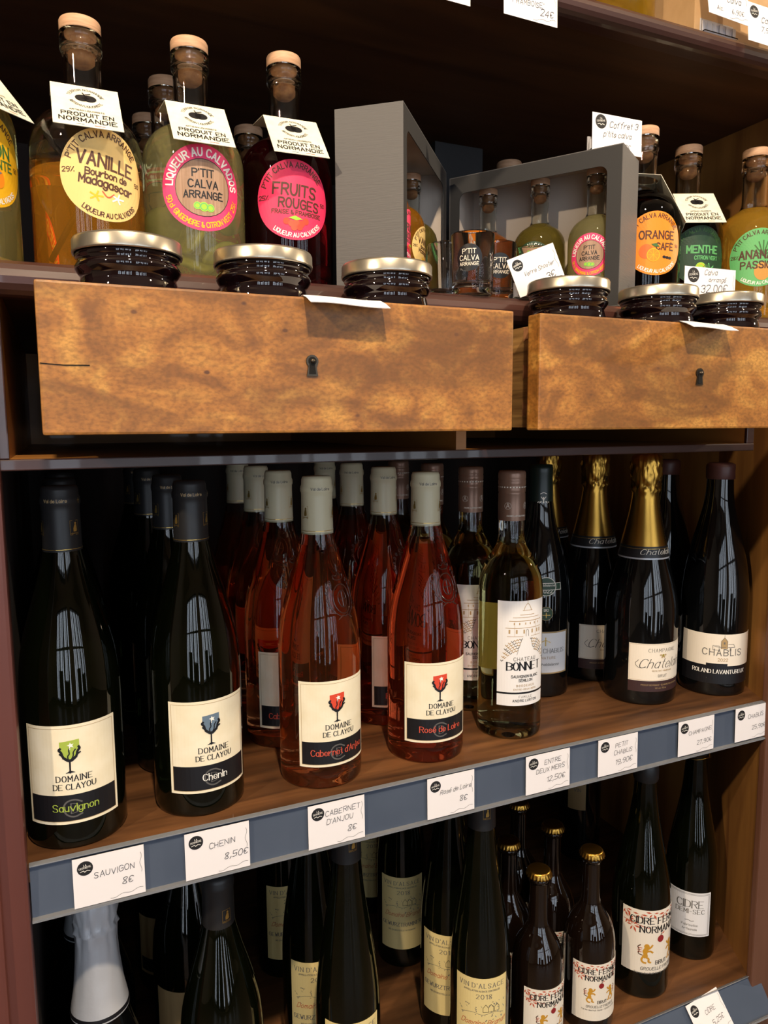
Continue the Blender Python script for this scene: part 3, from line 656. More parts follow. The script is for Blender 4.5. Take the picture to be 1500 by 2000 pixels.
# ---------------------------------------------------------------- Bordeaux white
BORD = punt(36.6)+[(36.6, 7), (36.6, 166), (35.8, 176), (32.4, 190), (24.5, 205), (17.2, 217), (14.6, 228), (14.3, 240), (14.3, 298, 1), (0, 299)]
def bonnet(x, y, phi, label):
    b = empty('wine_bottle', W(x, y, -.562), label, 'bottle', 'Bordeaux white wine bottles right of the rosé'); body(BORD, M_WHITEW, b, fill=224)
    c = capsule(b, M_BRONZE, [(15.2, 246), (15.3, 248), (15.2, 276), (14.6, 277), (15.3, 278.5), (15.3, 284), (14.8, 285), (15.5, 286.5), (15.5, 291), (15.0, 292), (15.5, 293.5), (15.4, 299), (14.4, 301.5), (0, 301.8)])
    k = Ink()
    for a in (-.75, .75, 2.3, 3.9): k.text('A', a*15.2, 6, 5, 'cw', .5, lay=1, serif=.4); k.disc(a*15.2, 8, 3.9, 'cw', 1, r0=3.6, n=16)
    for a in range(0, 28): k.rect(a*3.4-40, 28.2, a*3.4-38.4, 29.6, 'cw', 1)
    k.text('ANDRE LURTON FAMILLE', 0, -4, 1.6, 'cw', .3, lay=1); k.build('capsule_print', cyl_map(15.25, phi, 255), c)
    mp = cyl_map(36.6, phi, 100); lb = patch_rect('label', -31, -60, 31, 60, mp, K['wh'], b); k = Ink()
    k.rect(-31, -46.5, 31, -44.4, 'k'); 
    # chateau drawing
    for x0, y0, x1, y1 in ((-22, 29, 24, 29.6), (-18, 37, 24, 37.7), (-14, 41, 20, 41.5), (-20, 19.5, -2, 20), (8, 19.5, 24, 20), (-6, 44, 12, 44.6), (-3, 49, 9, 49.5), (-12, 20, -11.7, 37), (14, 20, 14.3, 37)): k.rect(x0, y0, x1, y1, 'tan')
    for x0 in (-18.5, -10.5, -2, 8.5, 16, 20.5): k.rect(x0, 23, x0+1.8, 27.4, 'tan')
    for x0 in (-13, -7, 0, 6, 12, 18): k.rect(x0, 33, x0+1.2, 35.4, 'tan')
    k.line([(-2, 49), (0, 54), (3, 57.5), (6, 54), (8, 49)], .6, 'tan', smooth=True); k.line([(3, 57), (3, 60)], .5, 'tan'); k.line([(1.4, 20), (1.4, 26), (3, 28), (4.6, 26), (4.6, 20)], .5, 'gy', smooth=True)
    for s in (-1, 1):
        for j in range(5):
            for q in range(6):
                t = q/5; u0, v0 = s*(5+16*t+j*1.3)+2, 17-3.2*j-7*t*t-1.2*j*t
                k.line([(u0, v0), (u0+s*1.6, v0-1.4), (u0+s*2.8, v0-.2)], .8, 'tan' if (q+j) % 3 else 'gy')
    k.line([(-3, 18), (-7, 6), (-9, -1)], .4, 'gy'); k.line([(8, 18), (10, 8), (16, 2)], .4, 'gy')
    k.text('CHATEAU', 1, -8, 3.9, 'gy', .5, tr=1.5); k.text('BONNET', 1, -18.6, 8.6, 'k', 1.7, .5, serif=.5, tr=.7, maxw=52)
    k.text('SAUVIGNON BLANC', 2, -27.6, 2.8, 'k', .5); k.text('SÉMILLON', 2, -32.2, 2.8, 'k', .5); k.text('BORDEAUX', 2, -38, 2.3, 'tan', .35, tr=2.4); k.text('ENTRE-DEUX-MERS', 2, -42, 1.7, 'tan', .3, tr=2)
    k.text('FAMILLE', 2, -51, 2.4, 'gy', .3, tr=2); k.text('ANDRE LURTON', 2, -55.5, 2.6, 'k', .45, tr=1.6)
    k.build('lettering', mp, lb); 
    back = patch_rect('back_label', -24, -40, 24, 40, cyl_map(36.6, phi+pi, 104), K['cw'], b)
    return b
bo = bonnet(.742, 1.106, radians(-7), 'pale white wine bottle with a château label reading Bonnet, front of its row')
row(bo, [(.742, 1.25, -.562), (.735, 1.40, -.562), (.725, 1.55, -.562)], ['white wine bottle directly behind the front château bottle', 'white wine bottle third in the château row', 'white wine bottle last in the château row, bronze screw cap in shade'])
# ---------------------------------------------------------------- petit chablis
BURG = punt(41)+[(41, 7), (41, 122), (40, 142), (36, 168), (28, 198), (20.5, 226), (17, 246), (15.4, 262), (14.6, 284), (14.5, 298, 1), (0, 299)]
pc = empty('wine_bottle', W(.915, 1.258, -.562), 'dark wine bottle with green-black capsule and medal reading Petit Chablis, behind the château bottle', 'bottle')
body(BURG, M_BLACKG, pc); ph = radians(-22)
c = capsule(pc, M_GREENCAP, [(16.2, 242), (16.0, 262), (15.2, 288), (15.6, 290), (15.6, 296), (14.8, 301), (0, 302)]); k = Ink(); k.rect(-50, -3.4, 50, -2.8, M_GOLDP)
for a in (0, 50):
    k.line([(a, 0), (a, 8)], 1.6, 'cw'); k.line([(a-3, 10), (a, 6), (a+3, 10)], .9, 'cw'); k.disc(a, 9, 1, 'cw', n=8); k.line([(a-7, 3), (a-3, 4), (a-5, 2)], 1.2, 'cw'); k.line([(a+7, 3), (a+3, 4), (a+5, 2)], 1.2, 'cw'); k.line([(a-4, 14), (a, 16), (a+4, 14)], .7, 'cw', smooth=True)
k.build('capsule_print', cyl_map(15.9, ph, 250), c)
mp = cyl_map(41, ph, 60); lb = patch_rect('label', -34, -28, 34, 28, mp, K['wh'], pc); k = Ink(); k.frame(-34, -28, 34, 28, 1.8, 'tan'); k.line([(-6, 14), (0, 17), (6, 14)], 1, M_GOLDP); k.line([(0, 10), (0, 20)], 1.4, M_GOLDP)
k.text('PETIT CHABLIS', 0, 0, 5.6, 'gy', .7, .35, serif=.4, maxw=54); k.text('BIO NATURE', 0, -8, 3, 'tan', .4, tr=1.8); k.text('La Chablisienne', 2, -17, 3.6, 'gy', .4, slant=.25); k.build('lettering', mp, lb)
mp = cyl_map(36, ph, 147, rz=zr(spline(BURG, 5)[3:])); md = patch_disc('medal', 12, mp, K['gr'], pc); k = Ink(); k.disc(0, 0, 12, 'cw', 1, r0=11.2); k.rect(-18, -4, 18, 4, 'gr'); k.frame(-18.6, -4.6, 18.6, 4.6, .7, 'cw', 2); k.text('Chablisienne', 0, .3, 2.8, 'cw', .35, lay=3); k.text('2022', 0, -8, 4, 'cw', .6, lay=3); k.build('lettering', mp, md)
mp = cyl_map(41, ph, 112); md = patch_disc('seal', 9, mp, K['gr'], pc); k = Ink(); k.disc(0, 0, 9, 'tan', 1, r0=8.5); k.text('BIO', 0, 3, 3.2, 'cw', .5); k.line([(0, -5), (0, 1)], .9, M_GOLDP); k.line([(-5, -2), (5, -2)], .7, M_GOLDP); k.build('lettering', mp, md)
# ---------------------------------------------------------------- champagne
CHAMP = punt(45.6)+[(45.6, 8), (45.6, 104), (45, 120), (42.4, 138), (37, 160), (30, 185), (24, 208), (18.4, 236), (15.4, 262), (15, 290, 1), (0, 292)]
def crumple(a, z): return 1+(.075*sin(7*a+z*.35)+.06*sin(13*a-z*.6)+.04*sin(23*a+z))*(1 if z > 266 else 0)
def foil_prof(): return [(31.5, 184), (31.6, 186), (28.4, 200), (28.2, 201), (23, 224), (19, 244), (17, 258), (16.6, 266), (18.2, 270), (16.6, 273), (17.4, 277), (18.6, 283), (19, 290), (18.2, 298), (18.4, 304), (17, 312), (12, 316), (0, 317)]
def champagne(x, y, phi, label):
    b = empty('champagne_bottle', W(x, y, -.562), label, 'bottle', 'champagne bottles on the middle shelf'); body(CHAMP, M_BLACKG, b)
    c = lathe('gold_foil', foil_prof(), [M_GOLD, M_BLACKCAP, M_FOILW], b, 64, lambda z: 2 if z < 186 else (1 if z < 200 else 0), crumple)
    f = zr(foil_prof()); k = Ink()
    k.text('CHAMPAGNE', 12, 12, 5.2, 'k', .75, rot=pi/2, lay=2, tr=.9); k.text('Chatelain', -6, -24.5, 6.2, 'cw', .7, .3, slant=.35, lay=2)
    k.disc(17, -22, 2, M_GOLDP, 2, n=8); k.disc(20, -20.6, 1.6, M_GOLDP, 2, n=8); k.disc(14.5, -20.2, 1.4, M_GOLDP, 2, n=8); k.rect(-60, -18, 60, -17.5, M_GOLDP)
    for i in range(3):
        for j in range(-1, 2): k.disc(j*2.1+(i % 2), 62+i*2.2, .75, 'k', 2, n=8)
    k.build('lettering', cyl_map(22, phi+.25, 215, rz=lambda z: f(z)+(1.2 if z > 266 else .1)), c)
    mp = cyl_map(45.6, phi, 56); lb = patch_rect('label', -43, -24, 43, 24, mp, K['cw'], b); k = Ink(); k.frame(-42, -23, 42, 23, .3, 'tan')
    k.text('CHAMPAGNE', 0, 13.5, 4.2, 'gy', .45, .3, tr=1.6, serif=.4); k.disc(0, 8.8, 1.8, 'ol', 2, n=10); k.disc(-3.4, 9.4, 1.3, 'tan', 2, n=8); k.disc(3.4, 9.4, 1.3, 'tan', 2, n=8); k.disc(-1.6, 6.6, 1.2, 'tan', 2, n=8); k.disc(1.6, 6.6, 1.2, 'tan', 2, n=8)
    k.text('Chatelain', 0, -7, 11.5, 'k', .85, .3, slant=.42, maxw=62); k.line([(-31, 3), (-36, -2), (-30, -8), (-22, -6)], .5, 'k', 2, smooth=True)
    k.text('BRUT', 0, -19, 3.2, 'gy', .45, tr=1.6); k.text('RECOLTANT - MANIPULANT', 0, -11.6, 1.6, 'tan', .25, maxw=48); k.build('lettering', mp, lb)
    mp = cyl_map(45.6, phi, 25); l2 = patch_rect('lower_label', -43, -7, 43, 7, mp, K['dk'], b, .18); k = Ink(); k.text('PRODUIT DE FRANCE - ELABORE PAR CHATELAIN', 0, 1, 1.7, 'tan', .25); k.text('12% vol.  750 ml', -2, -3, 1.6, 'tan', .25); k.build('lettering', mp, l2)
    return b
cp = champagne(1.087, 1.140, radians(-6), 'champagne bottle with gold foil neck and cream label, front of its row')
row(cp, [(1.085, 1.292, -.562), (1.078, 1.452, -.562)], ['champagne bottle with gold foil, second in its row', 'champagne bottle with gold foil, last in its row, mostly hidden'])
# ---------------------------------------------------------------- chablis
CHAB = punt(42)+[(42, 7), (42, 118), (41, 140), (37, 170), (30.5, 200), (23.5, 228), (19, 248), (17, 264), (16.2, 284), (16, 297, 1), (0, 298)]
def chablis(x, y, phi, label):
    b = empty('wine_bottle', W(x, y, -.562), label, 'bottle', 'Chablis bottles at the right end of the middle shelf'); body(CHAB, M_BLACKG, b)
    capsule(b, M_WAX, [(17.4, 281), (17.7, 281.5), (17.6, 290), (17.9, 296), (17.3, 300), (14, 302), (0, 302.6)], 'wax_seal', warp=lambda a, z: 1+.012*sin(3*a+z))
    mp = cyl_map(42, phi, 62); lb = patch_rect('label', -54, -21, 54, 21, mp, K['cw'], b); k = Ink()
    k.text('CHABLIS', 2, -7, 8.2, 'gy', 1.05, tr=1.5, maxw=58); k.text('2022', 2, -14.5, 3.6, 'tan', .5)
    k.poly([(-1, 2), (-1, 12), (3, 17), (7, 12), (7, 2)], 'tan', 1); k.line([(-1, 2), (-1, 12), (3, 17), (7, 12), (7, 2)], .5, 'gy', 2); k.line([(3, 17), (3, 20)], .4, 'gy', 2)
    k.frame(-11, 0, -3, 6, .5, 'gy', 2); k.line([(8, 8), (15, 8), (17, 4), (8, 4)], .6, 'gy', 2); k.rect(10, -1, 12, 3, 'gy', 2); k.rect(-9, 4, 5, 4.5, 'gy', 2); k.rect(2, 8, 4, 11, 'gy', 2)
    k.build('lettering', mp, lb)
    mp = cyl_map(42, phi, 29); l2 = patch_rect('lower_label', -54, -12, 54, 12, mp, K['k'], b, .18); k = Ink(); k.rect(-18, 11.9, 8, 15, 'k'); k.text('ROLAND LAVANTUREUX', 0, 2, 4.8, 'w', .85, .4, serif=.4, tr=.8, maxw=84); k.build('lettering', mp, l2)
    return b
cb = chablis(1.258, 1.108, radians(-33), 'black wine bottle with brown wax top reading Chablis, rightmost on the middle shelf')
row(cb, [(1.272, 1.268, -.562)], ['black wine bottle with brown wax top, half hidden behind the front Chablis bottle'])
# ================================================================== PRICE CARDS
def stamp(k, x, y, r):
    k.disc(x, y, r, 'ink', 1); k.text('LA', x, y+r*.3, r*.26, 'w', .22, lay=2); k.text('DERNIERE', x, y-.02*r, r*.24, 'w', .22, lay=2, rot=.12, maxw=r*1.5); k.line([(x-r*.6, y-r*.42), (x-r*.2, y-r*.3), (x-r*.05, y-r*.5), (x+r*.25, y-r*.3), (x+r*.6, y-r*.4)], .5, 'w', 2)
def squiggle(k, w_, h_):
    k.line([(w_/2-3.4, h_/2-8+i*0-2.6*i) if False else (w_/2-3+.9*sin(i*1.1), h_/2-6-i*2.2) for i in range(9)], .3, 'gy', 1, smooth=True)
    k.line([(w_/2-2-i*2.4, -h_/2+5.5-.32*i+.9*sin(i*1.15)) for i in range(12)], .3, 'gy', 1, smooth=True)
def card(name, corner_tl, right_, up_, w_, h_, lines, label, cat='price tag', group=None, m=None, st_=True, sq=True, thick=.35, nrm=None):
    """a handwritten card; corner given in units; lines: (text, x, y, cap height, slant)"""
    r = Vector(right_).normalized(); u = Vector(up_).normalized(); n = r.cross(u)
    if nrm: n = Vector(nrm).normalized()
    tl = W(*corner_tl); cen = tl+r*w_/2000-u*h_/2000
    t = empty(name, cen-u*h_/2000, label, cat, group)
    mp0 = flat_map((u*h_/2000), r, u, n)
    v = [mp0(x, y, z) for z in (0, -thick) for x, y in ((-w_/2, -h_/2), (w_/2, -h_/2), (w_/2, h_/2), (-w_/2, h_/2))]
    cdp = fixn(mesh_obj('card', v, [[0, 1, 2, 3], [4, 5, 6, 7], [0, 1, 5, 4], [1, 2, 6, 5], [2, 3, 7, 6], [3, 0, 4, 7]], m or M_WHITE, t))
    k = Ink()
    if st_: stamp(k, -w_/2+w_*.17, h_/2-h_*.22, w_*.11)
    for tx, x, y, h, sl in lines: k.text(tx, x, y, h, 'pen', h*.085, slant=sl, jit=.07, align='c', rot=.05, maxw=w_*.66)
    if sq: squiggle(k, w_, h_)
    k.build('handwriting', mp0, t, .05)
    return t
RY = .9905
UPR = (0, .002, .073)
def rtag(x0, x1, z, lines, label): return card('price_tag', (x0, RY, z), (x1-x0, 0, 0), (0, .02, 1), (x1-x0)*630, 43, lines, label, group='handwritten price tags in the middle rail')
rtag(-.012, .078, -.5655, [('SAUVIGON', 4, 2, 5, .1), ('8€', 14, -9, 5.5, .25)], 'price tag reading Sauvigon 8€ in the middle rail')
rtag(.132, .223, -.5655, [('CHENIN', 4, 4, 5, .1), ('8,50€', 16, -9, 5.5, .25)], 'price tag reading Chenin 8,50€ in the middle rail')
rtag(.312, .403, -.5655, [('CABERNET', 6, 9, 5, .15), ('D\'ANJOU', 3, .5, 5, .15), ('8€', 15, -11, 5.5, .25)], 'price tag reading Cabernet d\'Anjou 8€ in the middle rail')
rtag(.512, .599, -.5645, [('Rosé de Loire', 5, 3, 5, .3), ('8€', 14, -9, 5.5, .25)], 'price tag reading Rosé de Loire 8€ in the middle rail')
rtag(.701, .793, -.5645, [('ENTRE', 6, 9, 5, .15), ('DEUX MERS', 3, .5, 5, .15), ('12,50€', 10, -11, 5.5, .25)], 'price tag reading Entre Deux Mers 12,50€ in the middle rail')
rtag(.856, .947, -.5640, [('PETIT', 5, 9, 5, .15), ('CHABLIS', 7, .5, 5, .15), ('19,90€', 8, -11, 5.5, .25)], 'price tag reading Petit Chablis 19,90€ in the middle rail')
rtag(1.047, 1.139, -.5635, [('CHAMPAGNE', 6, 3, 4.6, .1), ('27,90€', 13, -11, 5, .1)], 'price tag reading Champagne 27,90€ in the middle rail')
rtag(1.197, 1.290, -.5630, [('CHABLIS', 6, 6, 5, .1), ('25,90€', 12, -9, 5, .1)], 'price tag reading Chablis 25,90€ in the middle rail')
# card lying askew on the lowest rail
card('price_tag', (1.098, .990, -1.170), (1, .10, .04), (-.1, .62, .8), 60, 44, [('CIDRE', 4, 3, 5, .15), ('5,25€', 10, -10, 5.5, .25)], 'white tag reading Cidre leaning crookedly on the lowest rail')
# ================================================================== PAPERS ON THE DRAWERS
def drooping(x0, x1, label, tilt=0.0):
    v = []; f = []; nx, ny = 12, 5
    for lay in (0, -.0004):
        for j in range(ny+1):
            for i in range(nx+1):
                s, t = i/nx, j/ny; y = .875-.072*t; z = .1485-.016*max(0, t-.58)**1.3*2.4+.0012*sin(s*5+.6)*t+tilt*(s-.5)
                p = W(x0+(x1-x0)*s, y, z+.0005); v.append((p.x, p.y, p.z+lay))
    n = (nx+1)*(ny+1)
    for b in (0, n):
        for j in range(ny):
            for i in range(nx): a = b+j*(nx+1)+i; f.append([a, a+1, a+nx+2, a+nx+1])
    o = mesh_obj('paper_slip', v, f, M_WHITE); tag(o, label, 'paper'); return o
drooping(.268, .366, 'white paper slip jutting over the top edge of the left drawer')
drooping(.845, .935, 'white paper slip jutting over the top edge of the right drawer')
# ================================================================== JARS IN THE DRAWERS
def jar(x, y, label):
    b = empty('preserve_jar', W(x, y, .0045), label, 'jar', 'dark preserve jars with silver lids standing in the drawers')
    pr_ = [(0, 0), (33, 0), (35.4, 3), (35.6, 10), (35.6, 92), (34.4, 98), (33.0, 102), (34.2, 104), (36.6, 107), (36.9, 109), (36, 111.5), (34, 113), (36.0, 115), (36.6, 117), (35, 120)]
    lathe('glass_body', pr_, M_JARG, b, 56)
    lathe('contents', [(0, 2), (36.0, 2), (36.15, 12), (36.15, 60), (36.0, 90), (35.7, 91.5), (0, 91.6)], M_JAM, b, 48, warp=lambda a, z: 1+.004*sin(9*a+z*.4))
    lathe('lid', [(36.8, 118.6), (38.0, 118.2), (38.3, 119.6), (38.0, 121), (38.0, 127.2), (37.2, 128.8), (35.4, 129.4), (34.4, 128.4), (24, 128.6), (0, 129)], M_SILVER, b, 64, warp=lambda a, z: 1+(.004*sin(24*a) if 119 < z < 126 else 0))
    return b
j = [(.086, .917), (.245, .917), (.414, .920), (.712, .920), (.884, .916), (1.035, .922)]
jl = ['leftmost jar in the left drawer, largest silver lid', 'middle jar in the left drawer, below the ginger and lime liqueur', 'jar at the right of the left drawer, in front of the tall charcoal box', 'jar at the left end of the right drawer, below the tumblers', 'jar in the right drawer below the coffee orange liqueur', 'rightmost jar in the right drawer, below the 32,00€ card']
jars = [jar(*j[0], jl[0])]
for (x, y), l in list(zip(j, jl))[1:]: jars.append(dup(jars[0], W(x, y, .0045), l, random.uniform(0, 6)))
# ================================================================== LIQUEURS
def liq_prof(R, H):
    s = R/46.3; h = H/217; nr = 15.8*s
    return [(0, 4*h), (R*.8, 3*h), (R*.92, 0), (R, 4*h), (R, 106*h), (R*.985, 114*h), (R*.92, 124*h), (R*.76, 134*h), (R*.55, 140.5*h), (R*.40, 145*h), (nr, 152*h), (nr*.985, 165*h), (nr, 190*h)]
def fish(k, *a): pass
def round_label(b, R, H, kind, phi, s=1.0):
    zc = 79*H/217; mp = cyl_map(R, phi, zc); r = 35.5*s
    base = {'vanille': 'van', 'fruits': 'fr', 'orange': 'orr', 'menthe': 'gr', 'ananas': 'an', 'citron': 'ye', 'ging': 'pk', 'mback': 'gr'}[kind]
    lb = patch_disc('label', r, mp, K[base], b); k = Ink(); q = s; k.bold = 1.3
    dark = 'br' if kind not in ('menthe',) else 'lb'
    if kind in ('ging', 'mback'):
        k.disc(0, 0, r*.66, 'wd', 1); k.disc(0, 0, r*.67, 'k', 2, r0=r*.655)
        k.text('LIQUEUR AU CALVADOS', 0, 0, 6.2*q, 'w', .95*q, arc=(0, 0, r*.73, pi/2, True), tr=.9, xs=.86)
        k.text('50 cl  GINGEMBRE & CITRON VERT  25%' if kind == 'ging' else '50 cl  MENTHE CITRON VERT  28%', 0, 0, 4.2*q, 'ye' if kind == 'ging' else 'an', .6*q, arc=(0, 0, r*.92, -pi/2, False), xs=.82)
        k.text("P'TIT", 0, 9*q, 6*q, 'k', .85*q); k.text('CALVA', 0, 0, 6*q, 'k', .85*q); k.text('ARRANGÉ', 0, -8.6*q, 5.6*q, 'k', .8*q, maxw=33*q)
        for dx, dy, rr in ((-5.5, -15, 3.2), (0, -15.6, 4.0), (5.5, -16.2, 3.4)): k.disc(dx*q, dy*q, rr*q, 'li', 3, n=16); k.disc(dx*q, dy*q, rr*.8*q, 'an', 4, r0=rr*.62*q, n=16)
    else:
        tc = 'br' if kind != 'menthe' else 'lb'
        k.text("P'TIT CALVA ARRANGÉ", 0, 0, 4.6*q, tc, .6*q, arc=(0, 0, r*.80, pi/2+.12, True), xs=.92)
        k.text('LIQUEUR AU CALVADOS', 0, 0, 3.6*q, 'br' if kind == 'vanille' else ('w' if kind != 'menthe' else 'lb'), .5*q, arc=(0, 0, r*.93, -pi/2+.1, False), xs=.92)
        k.text({'vanille': '29%', 'fruits': '25%', 'orange': '26%', 'menthe': '28%', 'ananas': '28%', 'citron': '28%'}[kind], -29*q, 0, 3.6*q, 'br' if kind != 'menthe' else 'an', .45*q); k.text('50', 29*q, -3*q, 3*q, tc, .4*q)
        if kind == 'vanille':
            k.text('VANILLE', 0, 5*q, 9.5*q, 'br', 1.3*q, maxw=45*q, rot=-.12); k.text('Bourbon de', 0, -2.5*q, 5*q, 'br', .75*q, rot=-.1, tr=.8); k.text('Madagascar', 0, -10*q, 6.2*q, 'br', .9*q, rot=-.14, tr=.8, maxw=44*q)
            for a in range(5):
                t = a*1.257; k.line([(-9*q, -17*q), ((-9+5*cos(t))*q, (-17+3.6*sin(t))*q)], 1.3*q, 'ye', 2); k.line([(8*q, -17*q), ((8+5*cos(t))*q, (-17+3.6*sin(t))*q)], 1.3*q, 'w', 2)
            k.line([(-4*q, -13*q), (0, -18*q), (5*q, -14*q)], .9*q, 'lf', 3, smooth=True)
        elif kind == 'fruits':
            k.text('FRUITS', 0, 4*q, 9.5*q, 'br', 1.3*q, maxw=40*q, rot=-.08); k.text('ROUGES', 4*q, -7.5*q, 9*q, 'br', 1.25*q, maxw=38*q, rot=-.08); k.text('FRAISE & FRAMBOISE', 2*q, -13*q, 3.4*q, 'br', .5*q, rot=-.06)
            for dx, dy in ((-8, -19), (-3.5, -21), (1, -20), (6, -21), (10, -18.5), (4, -24), (-1, -24.5)): k.disc(dx*q, dy*q, 3*q, 'lf' if dx % 2 else 'r', 3, n=12)
            k.poly([(-6*q, -16*q), (0, -14*q), (7*q, -17*q), (1*q, -18*q)], 'li', 4)
        elif kind == 'orange':
            k.text('ORANGE', 2*q, 5*q, 9*q, 'br', 1.25*q, maxw=42*q); k.text('CAFÉ', 11*q, -7*q, 8*q, 'br', 1.2*q, maxw=22*q)
            k.disc(-11*q, -9*q, 8*q, 'oc', 2); k.disc(-3*q, -13*q, 7.4*q, 'ye', 3); k.disc(-3*q, -13*q, 6.6*q, 'orr', 4)
            for a in range(8): k.line([(-3*q, -13*q), ((-3+6*cos(a*.785))*q, (-13+6*sin(a*.785))*q)], .4*q, 'ye', 5)
            k.poly([(-6*q, -1*q), (0, 0), (4*q, -4*q), (-2*q, -4*q)], 'lb', 5)
            for dx in (10, 14, 18): k.disc(dx*q, (-14-dx*.1)*q, 2.2*q, 'k', 3, ry=1.6*q, n=12)
        elif kind == 'menthe':
            k.text('MENTHE', 3*q, 3*q, 9.5*q, 'an', 1.5*q, maxw=40*q); k.text('CITRON VERT', 8*q, -5*q, 5*q, 'an', .8*q, maxw=32*q)
            k.disc(0, -15*q, 6.6*q, 'li', 3); k.disc(0, -15*q, 5*q, 'ye', 4, r0=4.2*q); k.disc(8*q, -17*q, 6*q, 'lb', 3)
            for t in range(5): k.poly([(12*q, -16*q), ((12+7*cos(t*1.26+.3)-1)*q, (-16+7*sin(t*1.26+.3))*q), ((12+7*cos(t*1.26+.7))*q, (-16+7*sin(t*1.26+.7))*q)], 'an', 5)
        elif kind == 'ananas':
            k.disc(4*q, -17*q, 9.5*q, 'pn', 1, ry=11*q)
            for t in range(7): k.line([(4*q, 2*q), ((4+13*sin((t-3)*.42))*q, (4+16*cos((t-3)*.42))*q)], 1.5*q, 'lb', 1)
            k.text('ANANAS', 0, -1*q, 9.5*q, 'br', 1.4*q, maxw=46*q); k.text('PASSION', 0, -13*q, 9*q, 'br', 1.3*q, maxw=42*q)
        elif kind == 'citron':
            k.text('CITRON', 0, 4*q, 9*q, 'lb', 1.3*q, maxw=42*q); k.text('GARRENTE', 2*q, -5*q, 6.4*q, 'lb', .9*q, maxw=42*q)
            k.disc(0, -16*q, 6*q, 'pn', 3, ry=8*q); k.disc(9*q, -13*q, 5*q, 'orr', 3, ry=7*q); k.poly([(2*q, -6*q), (12*q, -8*q), (6*q, -12*q)], 'b', 4)
    k.build('lettering', mp, lb)
def apple(k, x, y, s):
    k.disc(x-1.5*s, y, 3.1*s, 'ink', 2, ry=2.9*s, n=16); k.disc(x+1.5*s, y, 3.1*s, 'ink', 2, ry=2.9*s, n=16); k.line([(x-.4*s, y+2*s), (x-1.2*s, y+4.6*s)], .6*s, 'ink', 2); k.line([(x-.6*s, y+3*s), (x+2*s, y+4.2*s)], .7*s, 'ink', 2)
def neck_tag(b, H, psi, nr, tilt=45, wd=51, ln=61):
    """folded card: a collar with a hole slipped over the neck, the printed flap sloping down over the shoulder"""
    zt = 160.5*H/217; t = empty('neck_tag', (0, 0, 0)); t.parent = b
    # collar plate with hole
    n = 24; v = []; f = []; hw = wd/2; back = -nr-13; front = nr+3
    rot = Matrix.Rotation(psi, 3, 'Z')
    def P(x, y, z): return tuple(rot @ Vector((x/1000, -y/1000, z/1000)))
    def zc(y): return zt-.32*(y-0)*.5
    for lay in (0, -.4):
        for i in range(n):
            a = 2*pi*i/n; v.append(P((nr+1.2)*cos(a), (nr+1.2)*sin(a), zc((nr+1.2)*sin(a))+lay))
        for i in range(n):
            a = 2*pi*i/n; m_ = max(abs(cos(a)), abs(sin(a))); x = hw*cos(a)/m_; y = sin(a)/m_; y = y*(front if y > 0 else -back); v.append(P(x, y, zc(y)+lay))
    for lay in (0, 2*n):
        for i in range(n): q = [lay+i, lay+(i+1) % n, lay+n+(i+1) % n, lay+n+i]; f.append(q)
    for i in range(n): f.append([n+i, n+(i+1) % n, 3*n+(i+1) % n, 3*n+i]); f.append([i, (i+1) % n, 2*n+(i+1) % n, 2*n+i])
    mesh_obj('collar', v, f, M_CREAMC, t)
    c, s = cos(radians(tilt)), sin(radians(tilt)); z0 = zc(front)
    def mp(u, vv, o): d = -vv; return P(u, front+d*c+o*s, z0-d*s+o*c)     # vv: 0 at fold, negative downward
    vv = [mp(x, y, o) for o in (0, -.45) for x, y in ((-hw, 0), (hw, 0), (hw, -ln), (-hw, -ln))]
    cdp = fixn(mesh_obj('tag_card', vv, [[0, 1, 2, 3], [4, 5, 6, 7], [0, 1, 5, 4], [1, 2, 6, 5], [2, 3, 7, 6], [3, 0, 4, 7]], M_CREAMC, t))
    k = Ink(); cy_ = -19; apple(k, 0, cy_, 1.75)
    k.text('TERROIR NORMANDIE', 0, 0, 2.6, 'ink', .35, arc=(0, cy_, 11.5, pi/2, True), xs=.9); k.text('ARTISAN LIQUORISTE', 0, 0, 2.6, 'ink', .35, arc=(0, cy_, 13.6, -pi/2, False), xs=.9)
    k.text('ARTISAN LIQUORISTE', 0, -39, 1.9, 'ink', .3); k.text('PRODUIT EN', 0, -47, 5.4, 'ink', .9, tr=1.2, maxw=38); k.text('NORMANDIE', 0, -55, 5.4, 'ink', .9, tr=1.2, maxw=42); k.rect(-9, -58.6, -3, -58, 'b'); k.rect(4, -58.6, 12, -58, 'r')
    k.build('tag_print', mp, t, .06)
